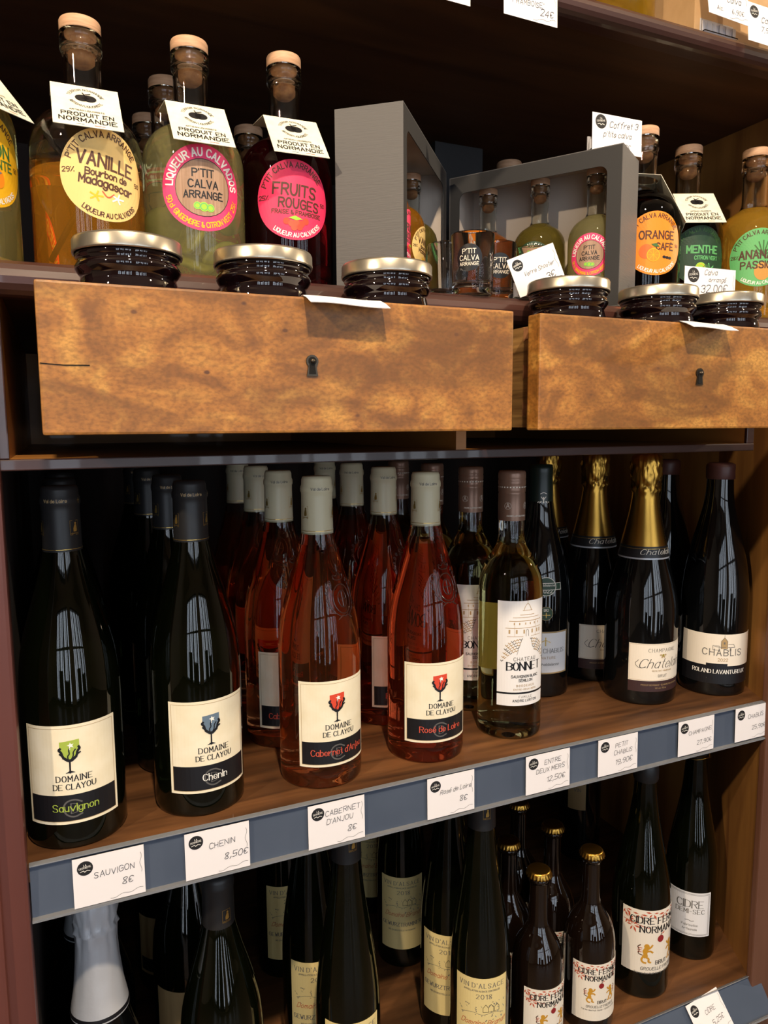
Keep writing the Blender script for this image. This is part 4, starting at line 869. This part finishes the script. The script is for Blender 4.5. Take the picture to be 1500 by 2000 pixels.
def liqueur(x, y, kind, liquid, phi, psi, label, group='arranged liqueur bottles with wooden stoppers', R=44.6, H=217, z=.197, fill=.665, tagged=True, lab=True, contents=None, parent_root=None, tilt=48):
    b = empty('liqueur_bottle', W(x, y, z), label, 'bottle', group)
    P = spline(liq_prof(R, H), 4); fz = fill*H; s = R/46.3; h = H/217
    low = [p for p in P if p[1] <= fz]; up = [p for p in P if p[1] > fz]
    tk = 2.2*s; f = zr(P[4:]); rf = f(fz)
    cr = 17.2*s; col = [(15.8*s, 190*h), (cr, 193*h), (cr, 199*h), (16.4*s, 200.5*h), (cr*1.0, 202*h), (cr, 206.8*h)]
    inner = [(12.5*s, 206.8*h), (12.5*s, 190*h)]+[(max(p[0]-tk, 1), p[1]) for p in reversed(up)]+[(rf-tk, fz)]
    prof = low+[(rf, fz)]+up+col+inner+[(0, fz)]
    nlow = len(low)+1
    o = lathe('glass_body', prof, [M_GLASS, liquid], b, 56)
    mi = []
    me = o.data
    for p in me.polygons: p.material_index = 1 if p.center.z*1000 < fz+1e-3 else 0
    c = lathe('stopper', [(0, 181*h), (7*s, 181*h), (10.8*s, 184*h), (12.0*s, 205.2*h), (0, 205.4*h)], M_CORK, b, 28)
    lathe('stopper_top', [(0, 207*h), (16.4*s, 207*h), (16.9*s, 208*h), (16.9*s, 215.6*h), (16.2*s, 217*h), (0, 217*h)], M_CTOP, b, 36)
    if lab: round_label(b, R, H, kind, phi, s if R < 40 else 1.0)
    if tagged: neck_tag(b, H, psi, 16.0*s, tilt)
    if contents: contents(b)
    return b
def c_pod(b):
    for a, z0, x1 in ((.0, 108, 8), (2.6, 86, -30)):
        tube('vanilla_pod', [(-.030*cos(a), -.022-.004*sin(a), z0/1000), (-.012*cos(a), -.030, .075), (.016*cos(a), -.026, .040), (.034*cos(a), -.018, .010)], .0024, M_POD, b)
def c_lime(b):
    for k, (x, y, z, rx, ry_) in enumerate(((-8, -22, 12, .5, .3), (16, -18, 18, -.7, .2), (2, 8, 30, .9, .5), (-20, 6, 44, 1.1, -.3), (22, -10, 58, 1.3, .2), (-6, -26, 34, 1.2, .0))):
        o = lathe('lime_slice', [(0, -2.5), (17, -2.5), (18.5, 0), (17, 2.5), (0, 2.5)], M_LIME, b, 24); o.location = (x/1000, y/1000, z/1000+.008); o.rotation_euler = (rx, ry_, k)
def c_berry(b):
    rr = random.Random(3)
    for k in range(16):
        a = k*2.399; r = 31*math.sqrt((k % 8+.6)/8.6); z = 11+15*(k//8)+rr.uniform(-1, 2)
        V = []; 
        o = lathe('raspberry', [(0, -8), (5, -7), (8, -2), (8, 3), (5.5, 7), (2, 7), (0, 4)], M_BERRY, b, 18, warp=lambda a_, z_: 1+.10*sin(7*a_)*cos(z_*1.3)); o.location = (r*cos(a)/1000, r*sin(a)/1000, z/1000); o.rotation_euler = (rr.uniform(0, 3), rr.uniform(0, 3), 0)
def c_peel(b):
    for k in range(3): tube('peel_strip', [(.026*cos(.5*i+k*2), .026*sin(.5*i+k*2), .010+.004*i+.012*k) for i in range(9)], .0022, M_CITP, b)
M_CITP = mat('citrus_peel', 'b89a60', .5)
def c_pine(b):
    for k, (x, y, z, rx) in enumerate(((-4, -14, 14, .3), (10, 6, 26, 1.1), (-16, -8, 50, 1.4), (12, -20, 78, 1.3))):
        o = lathe('pineapple_chunk', [(0, -5), (16, -5), (19, 0), (16, 5), (0, 5)], M_PINE, b, 9); o.location = (x/1000, y/1000, z/1000+.006); o.rotation_euler = (rx, .2*k, k)
liqueur(-.098, 1.10, 'citron', M_CIT, radians(33), radians(42), 'liqueur bottle with a bright yellow round label, cut off by the left photo edge', contents=c_peel)
va = liqueur(.056, 1.10, 'vanille', M_VAN, radians(16), 0, 'amber liqueur bottle with a pale yellow round label reading Vanille Bourbon de Madagascar', fill=.40, H=206, contents=c_pod)
gi = liqueur(.199, 1.116, 'ging', M_GIN, radians(0), 0, 'pale liqueur bottle with a pink round label reading P\'tit Calva Arrangé', H=212, contents=c_lime)
liqueur(.343, 1.138, 'fruits', M_FRU, radians(-7), radians(-2), 'dark red liqueur bottle with a crimson label reading Fruits Rouges', H=222, contents=c_berry)
liqueur(1.036, 1.122, 'orange', M_ORA, radians(-21), radians(50), 'dark liqueur bottle with an orange label reading Orange Café', H=219, tilt=62)
liqueur(1.195, 1.168, 'menthe', M_ORA, radians(-21), radians(-24), 'liqueur bottle with a dark green label reading Menthe Citron Vert', H=222)
liqueur(1.338, 1.128, 'ananas', M_ANA, radians(-38), radians(-24), 'golden liqueur bottle with a mint green label starting Ana, at the right photo edge', tagged=False, H=223, contents=c_pine)
bk = liqueur(.186, 1.265, 'ging', M_GIN, 0, 0, 'liqueur bottle directly behind the pink-labelled one, wooden stopper in shade', tagged=False)
for x, y, l in ((.176, 1.42, 'second liqueur bottle behind the pink-labelled one'), (.165, 1.58, 'third liqueur bottle behind the pink-labelled one, at the back'), (.352, 1.40, 'liqueur bottle behind the dark red Fruits Rouges one'), (.895, 1.362, 'liqueur bottle behind the windowed gift box, only its stopper showing')):
    dup(bk, W(x, y, .197), l)
# ================================================================== GIFT BOXES
def gift_box(org, rz, L, D, H, label, minis):
    b = empty('gift_box', W(*org, .197), label, 'box', 'charcoal windowed gift boxes', rz)
    L, D, H = L*630, D*630, H*630; t = .8
    def pnl(name, a, c, mo): return box(name, Vector(a)/1000, Vector(c)/1000, mo, b)
    # outer skin and lighter inner liner for each side
    for name, a, c, ia, ic in (('back_panel', (0, D-t, 0), (L, D, H), (t, D-2*t, t), (L-t, D-t-.02, H-t)), ('side_panel', (0, 0, 0), (t, D-t, H), (t+.02, t*2, t), (2*t, D-2*t, H-t)), ('side_panel', (L-t, 0, 0), (L, D-t, H), (L-2*t, t*2, t), (L-t-.02, D-2*t, H-t)),
                               ('bottom_panel', (t, 0, 0), (L-t, D-t, t), (t, 2*t, t+.02), (L-t, D-2*t, 2*t)), ('top_panel', (t, 0, H-t), (L-t, D-t, H), (t, 2*t, H-2*t), (L-t, D-2*t, H-t-.02))):
        o = pnl(name, a, c, M_BOXG); q = pnl('inner_liner', ia, ic, M_BOXI); q.parent = o
    # window face with rounded opening
    x0, x1, z0, z1, r = 13, L-16, 13, H-19, 9; n = 6; ring = []
    for cx, cz, a0 in ((x1-r, z1-r, 0), (x0+r, z1-r, pi/2), (x0+r, z0+r, pi), (x1-r, z0+r, 1.5*pi)):
        ring += [(cx+r*cos(a0+pi/2*i/n), cz+r*sin(a0+pi/2*i/n)) for i in range(n+1)]
    outer = []
    for (x, z), q in zip(ring, [i//(n+1) for i in range(len(ring))]): outer.append([(L-t, H-t), (t, H-t), (t, t), (L-t, t)][q])
    v = []; f = []; N = len(ring)
    for y in (0, t):
        v += [(x/1000, y/1000, z/1000) for x, z in ring]+[(x/1000, y/1000, z/1000) for x, z in outer]
    for k in (0, 2*N):
        for i in range(N):
            a = [k+i, k+(i+1) % N, k+N+(i+1) % N, k+N+i]
            f.append(a if outer[i] != outer[(i+1) % N] else a[:2]+[a[2]])
    for i in range(N): f.append([i, (i+1) % N, 2*N+(i+1) % N, 2*N+i])
    fr = fixn(mesh_obj('window_face', v, f, M_BOXD, b))
    for kx, (kind, liq, off) in enumerate(minis):
        px_ = L*(.175+.322*kx); p = b.matrix_basis @ Vector((px_/1000, D/2000, 0))
        wx = org[0]+(cos(rz)*px_-sin(rz)*D/2)/630; wy = org[1]+(sin(rz)*px_+cos(rz)*D/2)/630
        mb = liqueur(wx, wy, kind, liq, rz+off, 0, 'miniature liqueur bottle %s in the %s' % (('at the left', 'in the middle', 'at the right')[kx], label[1]), 'miniature liqueur bottles in gift boxes', R=29.8, H=152, z=.197+(2*t+.3)/630, tagged=False)
    return b
def gift(org, rz, L, D, H, label, short, minis): return gift_box(org, rz, L, D, H, (label, short), minis)
_gb = gift_box
def gift_box(org, rz, L, D, H, lab, minis):
    o = _gb(org, rz, L, D, H, lab, minis); o['label'] = lab[0]; return o
b1 = gift_box((.477, 1.0), radians(50), .315, .104, .262, ('charcoal gift box turned edge-on, blank narrow side lit, window facing right', 'box turned edge-on'), [('fruits', M_ORL, 0), ('vanille', M_VAN, 0), ('mback', M_OLI, 0)])
L2 = .322; ang = radians(-56.6); nx_, ny_ = .879, 1.0
b2 = gift_box((nx_-L2*cos(ang), ny_-L2*sin(ang)), ang, L2, .102, .262, ('charcoal gift box with a large rounded window showing three small bottles', 'box behind the tumblers'), [('orange', M_ORL, 0), ('mback', M_OLI, .1), ('ging', M_GIN, .1)])
o = UB('carton', (.793, 1.50, .197), (.915, 1.60, .618), M_BOXD, None, .0008); tag(o, 'small dark carton standing at the back between the two gift boxes', 'box')
# ================================================================== TUMBLERS
def tumbler(x, y, label, rz=0):
    b = empty('shooter_glass', W(x, y, .197), label, 'glass', 'small clear tumblers in front of the gift box', rz)
    lathe('glass_body', [(0, 0), (17.5, 0), (19.2, 1), (19.8, 4), (21.2, 57), (20.8, 58), (20.2, 57.4), (19.0, 14), (17, 9.5), (0, 8.5)], M_GLASST, b, 48)
    f = lambda z: 19.8+(z-4)*.0265; mp = cyl_map(20.5, .1, 33, rz=f); d = patch_disc('round_print', 12.5, mp, K['k'], b, .3); k = Ink()
    k.text("P'TIT", 0, 3.6, 4.2, 'cw', .6); k.text('CALVA', 0, -2.6, 4.4, 'cw', .62); k.text('ARRANGÉ', 0, -7.4, 3, 'cw', .42); k.build('lettering', mp, d); return b
t1 = tumbler(.602, 1.014, 'clear tumbler at the front left of the group, black round print facing out', -.8)
for x, y, l, rz in ((.668, 1.052, 'clear tumbler half hidden by the Verre Shooter card', -.45), (.598, 1.086, 'clear tumbler at the left, behind the front one', .5), (.742, 1.058, 'clear tumbler at the right, behind the Verre Shooter card', .6)): dup(t1, W(x, y, .197), l, rz)
M_CLIP = mat('frosted_clip', 'd8d6da', .2, trans=.35, ior=1.3)
def holder(name, x, y, z, rz, w_, label):
    b = empty(name, W(x, y, z), label, 'card holder', None, rz)
    box('foot', (-w_/2000, -.006, 0), (w_/2000, .012, .0012), M_CLEAR, b); box('front_clip', (-w_/2000, -.0025, .0012), (w_/2000, -.0015, .012), M_CLIP, b); box('back_clip', (-w_/2000, .0015, .0012), (w_/2000, .0025, .016), M_CLIP, b)
    for i in range(5): box('clip_rib', (-w_/2000+w_/5000*(i+.4), -.0035, .003), (-w_/2000+w_/5000*(i+.4)+.0012, -.0025, .011), M_CLIP, b)
    return b
holder('card_holder', .706, .997, .197, -.38, 42, 'clear plastic holder gripping the Verre Shooter card')
a = radians(22)
card('price_card', (.650, .993, .251), (cos(a), -.22, sin(a)), (-sin(a), .1, cos(a)), 51, 38, [('Verre Shooter', 3, -1, 5, .3), ('3€', 12, -12, 6, .2)], 'tilted white card reading Verre Shooter 3€ in front of the tumblers')
holder('card_holder', .888, 1.052, .4595, -.1, 46, 'clear plastic holder on top of the windowed gift box')
card('price_card', (.852, 1.047, .5205), (1, -.03, .0), (0, .02, 1), 66, 38, [('Coffret 3', 8, 7, 6, .3), ("p'tits calva", 0, -3, 5.5, .3), ('13€', 12, -14, 5, .3)], 'white card reading Coffret 3 p\'tits calva on top of the gift box', sq=False)
card('price_card', (1.031, 1.006, .276), (1, -.04, .0), (.02, .02, 1), 75, 42, [('Calva', 0, 13, 5.5, .3), ('arrangé', 10, 6, 5, .3), ('32,00€', 6, -6, 8, .15)], 'white card reading Calva arrangé 32,00€ before the green-labelled bottle')
holder('card_holder', 1.092, 1.010, .197, 0, 50, 'clear plastic holder under the 32,00€ card')
# ================================================================== BOTTOM SHELF
ZB = -1.17
FLUTE = punt(34.5)+[(34.5, 7), (34.5, 112), (33.6, 145), (30.4, 176), (25, 212), (19.4, 250), (15.8, 284), (14.4, 312), (14.1, 338, 1), (0, 339)]
def flute(x, y, phi, label, lab='VIN D\'ALSACE'):
    b = empty('flute_bottle', W(x, y, ZB), label, 'bottle', 'slender Alsace wine bottles on the bottom shelf'); body(FLUTE, M_DARKG, b)
    c = capsule(b, M_BLACKCAP, [(15.9, 293), (15.7, 298), (15.0, 322), (15.4, 325), (15.4, 332), (14.6, 341), (0, 342)]); k = Ink(); person_badge(k, 0, 18, 10, M_GOLDP); k.build('capsule_print', cyl_map(15.6, phi+.3, 294), c)
    mp = cyl_map(34.5, phi, 80); lb = patch_rect('label', -31, -52, 31, 52, mp, K['al'], b); k = Ink()
    k.text("VIN D'ALSACE", 0, 41, 5.2, 'gy', .7, .35, serif=.45, tr=1.6, maxw=52); k.text('APPELLATION ALSACE CONTROLEE', 0, 36.4, 1.8, 'gy', .3, maxw=46); k.text('2018', 2, 28, 5, 'gy', .7, .35, serif=.3, tr=1.5)
    rr = random.Random(5)
    for i in range(40):
        u, v = rr.uniform(-26, 28), rr.uniform(2, 24); k.line([(u, v), (u+rr.uniform(-1.5, 1.5), v+rr.uniform(-2, 2))], rr.uniform(.3, .9), 'b' if u > 14 else 'gy')
    for u in (4, 10, 17): k.line([(u-3, 12), (u-3, 17), (u, 21), (u+3, 17), (u+3, 12), (u-3, 12)], .45, 'k')
    k.line([(-24, 8), (-10, 12), (0, 8), (14, 12), (26, 7)], .4, 'gy', smooth=True)
    k.text('Domaine Brandt', 2, -4, 7, 'lf', .6, slant=.4, maxw=52); k.text('GEWURZTRAMINER', 0, -18, 5, 'gy', .8, .4, serif=.4, maxw=56); k.text('MIS EN BOUTEILLE AU DOMAINE', 0, -25, 1.9, 'gy', .3, maxw=50)
    k.build('lettering', mp, lb); return b
f1 = flute(.398, 1.060, radians(-12), 'front flute bottle in the left Alsace row, reading Vin d\'Alsace low on its label')
f2 = flute(.652, 1.052, radians(-27), 'front flute bottle in the right Alsace row, full straw-coloured label in view')
row(f1, [(.385, 1.215, ZB), (.395, 1.45, ZB)], ['second flute bottle in the left Alsace row, shaded straw label', 'last flute bottle in the left Alsace row'])
row(f2, [(.652, 1.170, ZB), (.645, 1.37, ZB), (.650, 1.56, ZB)], ['second flute bottle in the right Alsace row, label starting Gewurz', 'third flute bottle in the right Alsace row, strip of pale label showing', 'last flute bottle in the right Alsace row, in the dark'])
# champagne with white foil
CHAMP2 = punt(44)+[(44, 8), (44, 105), (42, 124), (35, 150), (28, 174), (23, 196), (18.5, 226), (15.4, 260), (15, 290, 1), (0, 292)]
def white_foil(x, y, label):
    b = empty('sparkling_wine_bottle', W(x, y, ZB), label, 'bottle', 'sparkling wine bottles in white foil'); body(CHAMP2, M_BLACKG, b)
    lathe('white_foil', [(26.6, 188), (26.8, 189.5), (25.9, 193), (25.8, 194), (22.6, 212), (20.0, 236), (18.8, 256), (18.4, 268), (20.2, 272), (18.6, 276), (19.6, 284), (20, 294), (19.4, 302), (17, 313), (12, 317), (0, 318)], [M_FOILW, K['k']], b, 72, lambda z: 1 if 189.6 < z < 192.9 else 0, lambda a, z: 1+(.016*sin(5*a+.02*z)+.008*sin(11*a+1))*min(1, max(0, (z-180)/60))+(.06*sin(9*a+z*.4)+.035*sin(17*a-z) if z > 262 else 0))
    return b
wf = white_foil(.014, 1.105, 'sparkling wine bottle with a flared white foil neck, front left of the bottom shelf')
row(wf, [(.006, 1.30, ZB)], ['second sparkling wine bottle, shaded white foil behind the front one'])
dk = empty('wine_bottle', W(.192, 1.085, ZB), 'dark green wine bottle under the Chenin price tag on the bottom shelf', 'bottle', 'plain dark bottles on the bottom shelf'); body(LOIRE, M_DARKG, dk)
c = capsule(dk, M_BLACKCAP, [(16.0, 236), (15.6, 262), (15.3, 284), (16.1, 289.5), (16.2, 292), (15.1, 296), (14.9, 301), (0, 304)]); k = Ink(); person_badge(k, 5, 12, 10, M_GOLDP); k.build('capsule_print', cyl_map(15.8, 0, 250), c)
mp = cyl_map(41.5, -.2, 66); lb = patch_rect('label', -36, -40, 36, 40, mp, K['tan'], dk); k = Ink(); k.frame(-34, -38, 34, 38, .4, 'tan'); k.rect(-33, -36, 33, -18, 'k'); k.build('lettering', mp, lb)
row(dk, [(.175, 1.30, ZB), (.165, 1.52, ZB)], ['dark bottle second behind the green one, beige label dim in shade', 'dark bottle at the back left of the bottom shelf'])
# ---------------------------------------------------------------- ciders
def leaf(k, x, y, a, l, m): k.poly([(x, y), (x+l*.5*cos(a)-l*.16*sin(a), y+l*.5*sin(a)+l*.16*cos(a)), (x+l*cos(a), y+l*sin(a)), (x+l*.5*cos(a)+l*.16*sin(a), y+l*.5*sin(a)-l*.16*cos(a))], m, 1, 2)
def lion(k, x, y, s, f=1):
    X = lambda p: (x+f*p[0]*s, y+p[1]*s)
    k.poly([X(p) for p in ((-3, -4), (-1.5, -1), (-2.4, 2), (-1, 5), (2, 6), (3, 3), (2, 0), (2.6, -3), (0, -5))], 'lion', 2, 1.5); k.disc(*X((1.4, 7)), 2.5*s, 'lion', 2, n=12); k.disc(*X((2.6, 6.6)), 1.3*s, 'lion', 3, n=8)
    for p in (((2, 4), (5, 6), (6.4, 8)), ((2, 2), (5, 2.4), (6.6, 1)), ((-2, -4), (-3.4, -7), (-1.6, -9.4), (.6, -9.6)), ((1, -4), (3.6, -5.4), (3, -8.4), (5, -9)), ): k.line([X(q) for q in p], 1.7*s, 'lion', 2, smooth=True)
    k.line([X(q) for q in ((-2.6, -2), (-6.5, -1), (-5, 3), (-7, 6), (-4.4, 8))], .8*s, 'br', 2, smooth=True)
    for q in ((-6.4, 1), (-6.6, 3), (-6, 5)): k.line([X(q), X((q[0]+3, q[1]))], .7*s, 'lf', 2)
def cider_label(b, R, phi, zc, w_, h_):
    mp = cyl_map(R, phi, zc); lb = patch_rect('label', -w_/2, -h_/2, w_/2, h_/2, mp, K['cw'], b); k = Ink(); s = w_/84; T = h_/2
    rr = random.Random(9)
    for bx, by, n in ((-w_*.46, T-3*s, 7), (-w_*.42, T-13*s, 9), (-w_*.28, T-5*s, 6), (-w_*.12, T-3*s, 6), (w_*.06, T-4*s, 6), (w_*.26, T-5*s, 7), (w_*.40, T-12*s, 8), (-w_*.36, T-19*s, 6), (w_*.28, T-20*s, 5)):
        for i in range(n):
            a = 2*pi*i/n+rr.uniform(-.2, .2); l = rr.uniform(5, 7.5)*s; x, y = bx+1.2*s*cos(a), by+1.2*s*sin(a)
            if y+l*sin(a) < T-.4 and abs(x+l*cos(a)) < w_/2-.3: leaf(k, x, y, a, l, 'lf')
    k.line([(-w_*.48, T-15*s), (-w_*.3, T-17*s), (-w_*.16, T-20*s)], .7*s, 'lf', 1, smooth=True)
    k.text('CIDRE FERMIER', 0, T-15*s, 7*s, 'k', 1.25*s, .6*s, lay=3, serif=.5, maxw=66*s); k.text('NORMANDIE', 2*s, T-25*s, 7*s, 'k', 1.25*s, .6*s, lay=3, serif=.5, maxw=50*s)
    k.disc(0, T-33*s, 4*s, 'red', 3, n=18); k.line([(0, T-29*s), (1*s, T-26.5*s)], .8*s, 'br', 3); leaf(k, 1*s, T-28*s, .4, 5*s, 'lf')
    yl = T-49*s if h_ > 80 else T-47*s
    lion(k, -17*s, yl, 1.15*s); lion(k, 17*s, yl, 1.15*s, -1)
    k.text('BRUT', 2*s, yl-13*s, 4.2*s, 'k', .8*s, .4*s, lay=2, serif=.4); k.text('GROUELLE FRERES', 0, yl-19.5*s, 3.4*s, 'gy', .5*s, lay=2, slant=.2, maxw=46*s); k.text('Ferme des Huit Vents - 50600 Juvigny', 0, yl-24*s, 2.2*s, 'gy', .3*s, lay=2, maxw=56*s)
    k.build('lettering', mp, lb)
SMALL = punt(30.8)+[(30.8, 6), (30.8, 98), (30.4, 112), (28.6, 125), (24.6, 138), (18.4, 149), (13.6, 158), (11.3, 170), (10.6, 214), (12.4, 217), (12.4, 221), (11.2, 223), (12.2, 225), (11.8, 229, 1), (0, 230)]
SMALL = [(p[0], p[1]*.957)+tuple(p[2:]) for p in SMALL]
def small_cider(x, y, phi, label):
    b = empty('cider_bottle', W(x, y, ZB), label, 'bottle', 'small crown-capped cider bottles'); body(SMALL, M_BROWNG, b)
    lathe('crown_cap', [(13.6, 214.6), (14.9, 214.2), (14.7, 215.6), (13.9, 218.2), (13.2, 220.4), (12.4, 221.3), (11.2, 221.7), (0, 221.9)], M_GOLD, b, 84, warp=lambda a, z: 1+(.055*sin(21*a) if z < 217 else (.02*sin(21*a) if z < 219 else 0)))
    cider_label(b, 31, phi, 55, 84*.74*1.15, 74); return b
s1 = small_cider(.774, 1.046, radians(2), 'small crown-capped cider bottle, front left of the five')
row(s1, [(.905, 1.056, ZB)], ['small crown-capped cider bottle, front right of the five, lion label in full view'])
row(s1, [(.776, 1.150, ZB), (.892, 1.162, ZB), (.880, 1.268, ZB), (.770, 1.256, ZB)], ['small crown-capped cider bottle, second in the left file', 'small crown-capped cider bottle, second in the right file', 'small crown-capped cider bottle, last in the right file', 'small crown-capped cider bottle, last in the left file'])
CID = punt(37)+[(37, 7), (37, 118), (35.4, 142), (30.6, 170), (24, 202), (18.4, 234), (14.8, 262), (13.6, 284), (15.2, 286), (15.2, 292), (13.6, 294), (13.4, 298, 1), (0, 299)]
b = empty('cider_bottle', W(1.066, 1.088, ZB), 'large green cider bottle with leaf and lion label, beside the plain cider', 'bottle'); body(CID, M_DARKG, b); cider_label(b, 37, radians(-2), 80, 100, 86)
capsule(b, M_BLACKCAP, [(14.6, 281), (15.8, 284), (15.9, 295), (14.8, 304), (13, 308), (0, 309)])
b = empty('cider_bottle', W(1.243, 1.122, ZB), 'large dark cider bottle with torn white label reading Cidre Demi-Sec', 'bottle'); body([(r*.92 if z < 240 else r, z) if len(p) == 2 else p for p in CID for r, z in [p[:2]]], M_DARKG, b)
mp = cyl_map(34.1, radians(-50), 68); lb = patch_rect('label', -30, -32, 30, 32, mp, K['wh'], b); k = Ink(); k.frame(-28, -30, 28, 30, .5, 'gy'); k.frame(-26.5, -28.5, 26.5, 28.5, .3, 'gy'); k.text('CIDRE', 2, 10, 10, 'gy', 1.4, .5, serif=.5, tr=.8, maxw=44); k.text('DEMI-SEC', 2, 1.5, 6, 'gy', .9, .4, serif=.4, maxw=44)
k.line([(-4, -9), (0, -8), (3, -10), (7, -9)], .7, 'gy', smooth=True); k.text('Fabrication', 2, -17, 3, 'gy', .35); k.text('Artisanale', 2, -23, 3, 'gy', .35)
for i in range(14): None
k.build('lettering', mp, lb)
lathe('wired_stopper', [(13.8, 286), (15.6, 288), (15.8, 296), (14.4, 300), (14.4, 306), (0, 308)], M_HOLE, b, 28)
Vr = [(18.0*cos(t*.3)/1000, 18.0*sin(t*.3)/1000, .284+.0015*sin(t*.9)) for t in range(22)]
tube('wire_cage', Vr, .0006, M_GOLD, b)
for a in (0.3, 1.9, 3.4, 5.0): tube('wire_strand', [(.018*cos(a), .018*sin(a), .284), (.017*cos(a), .017*sin(a), .296), (.014*cos(a), .014*sin(a), .306), (0, 0, .3085)], .0006, M_GOLD, b)
# dark bottles with pale labels at the back right
def shade_bottle(x, y, label):
    b = empty('wine_bottle', W(x, y, ZB), label, 'bottle'); body(FLUTE, M_BLACKG, b); mp = cyl_map(34.5, radians(-40), 120); lb = patch_rect('label', -20, -28, 10, 28, mp, K['tan'], b); k = Ink(); k.text('VIN', -4, 4, 6, 'gy', .7); k.build('lettering', mp, lb)
shade_bottle(1.255, 1.52, 'dark bottle at the back with a narrow brownish label strip, behind the ciders')
# ================================================================== TOP SHELF
def rnd_bottle():
    b = empty('liqueur_bottle', W(.962, 1.13, .672), 'square-shouldered yellow bottle on the top shelf, only its base in view', 'bottle')
    lathe('glass_body', spline([(0, 5), (36, 3), (41, 0), (44, 4), (44, 150), (30, 175), (15, 190), (15, 220, 1), (0, 221)], 4), M_GLASS, b, 48)
    lathe('liquor', [(0, 14), (34, 10), (41, 14), (41, 140), (0, 141)], mat('yellow_liquor', 'c8961c', .15, noise=('a87a10', 30)), b, 40); lathe('stopper', [(15.5, 221), (16.5, 222), (16.5, 236), (0, 237)], M_CTOP, b, 24)
rnd_bottle()
kb = empty('kraft_box', W(1.046, 1.022, .6735), 'plain kraft cardboard box at the right end of the top shelf', 'box'); box('carton', (0, 0, 0), (.225, .14, .2), M_KRAFT, kb, .001)
box('lid_flap', (-.0012, -.0012, .165), (.2262, .1412, .203), M_KRAFT, kb, .0008)
card('price_card', (1.034, .992, .757), (1, -.05, -.08), (-.14, .05, 1), 58, 44, [('Primeur', 4, 4, 6, .3), ('calva', 8, -4, 6, .3), ('Alc.       6,90€', 2, -15, 4.5, .2)], 'white card reading Primeur calva on the top shelf, in a plastic holder')
holder('card_holder', 1.098, .9995+.02, .672, 0, 50, 'clear plastic holder on the edge of the top shelf')
card('price_card', (1.128, .986, .722), (1, -.05, -.05), (-.06, .05, 1), 58, 40, [('Cadeau', 4, 3, 6, .3), ('7,90€', 0, -7, 5, .2)], 'white card at the upper right corner of the photo, reading Cade')
card('price_card', (.640, .9955, .672), (1, 0, -.012), (0, .03, 1), 61, 42, [('Liqueur', 4, 8, 5, .2), ('"FRAMBOISE"', -4, -8, 4.6, .1), ('24€', 18, -14, 6, .2)], 'white card reading Framboise 24€ hanging from the top shelf edge')
card('price_card', (.492, .9955, .6705), (1, 0, -.012), (0, .03, 1), 57, 42, [('Liqueur', 4, 6, 5, .2)], 'white card whose lower corner shows at the top photo edge')
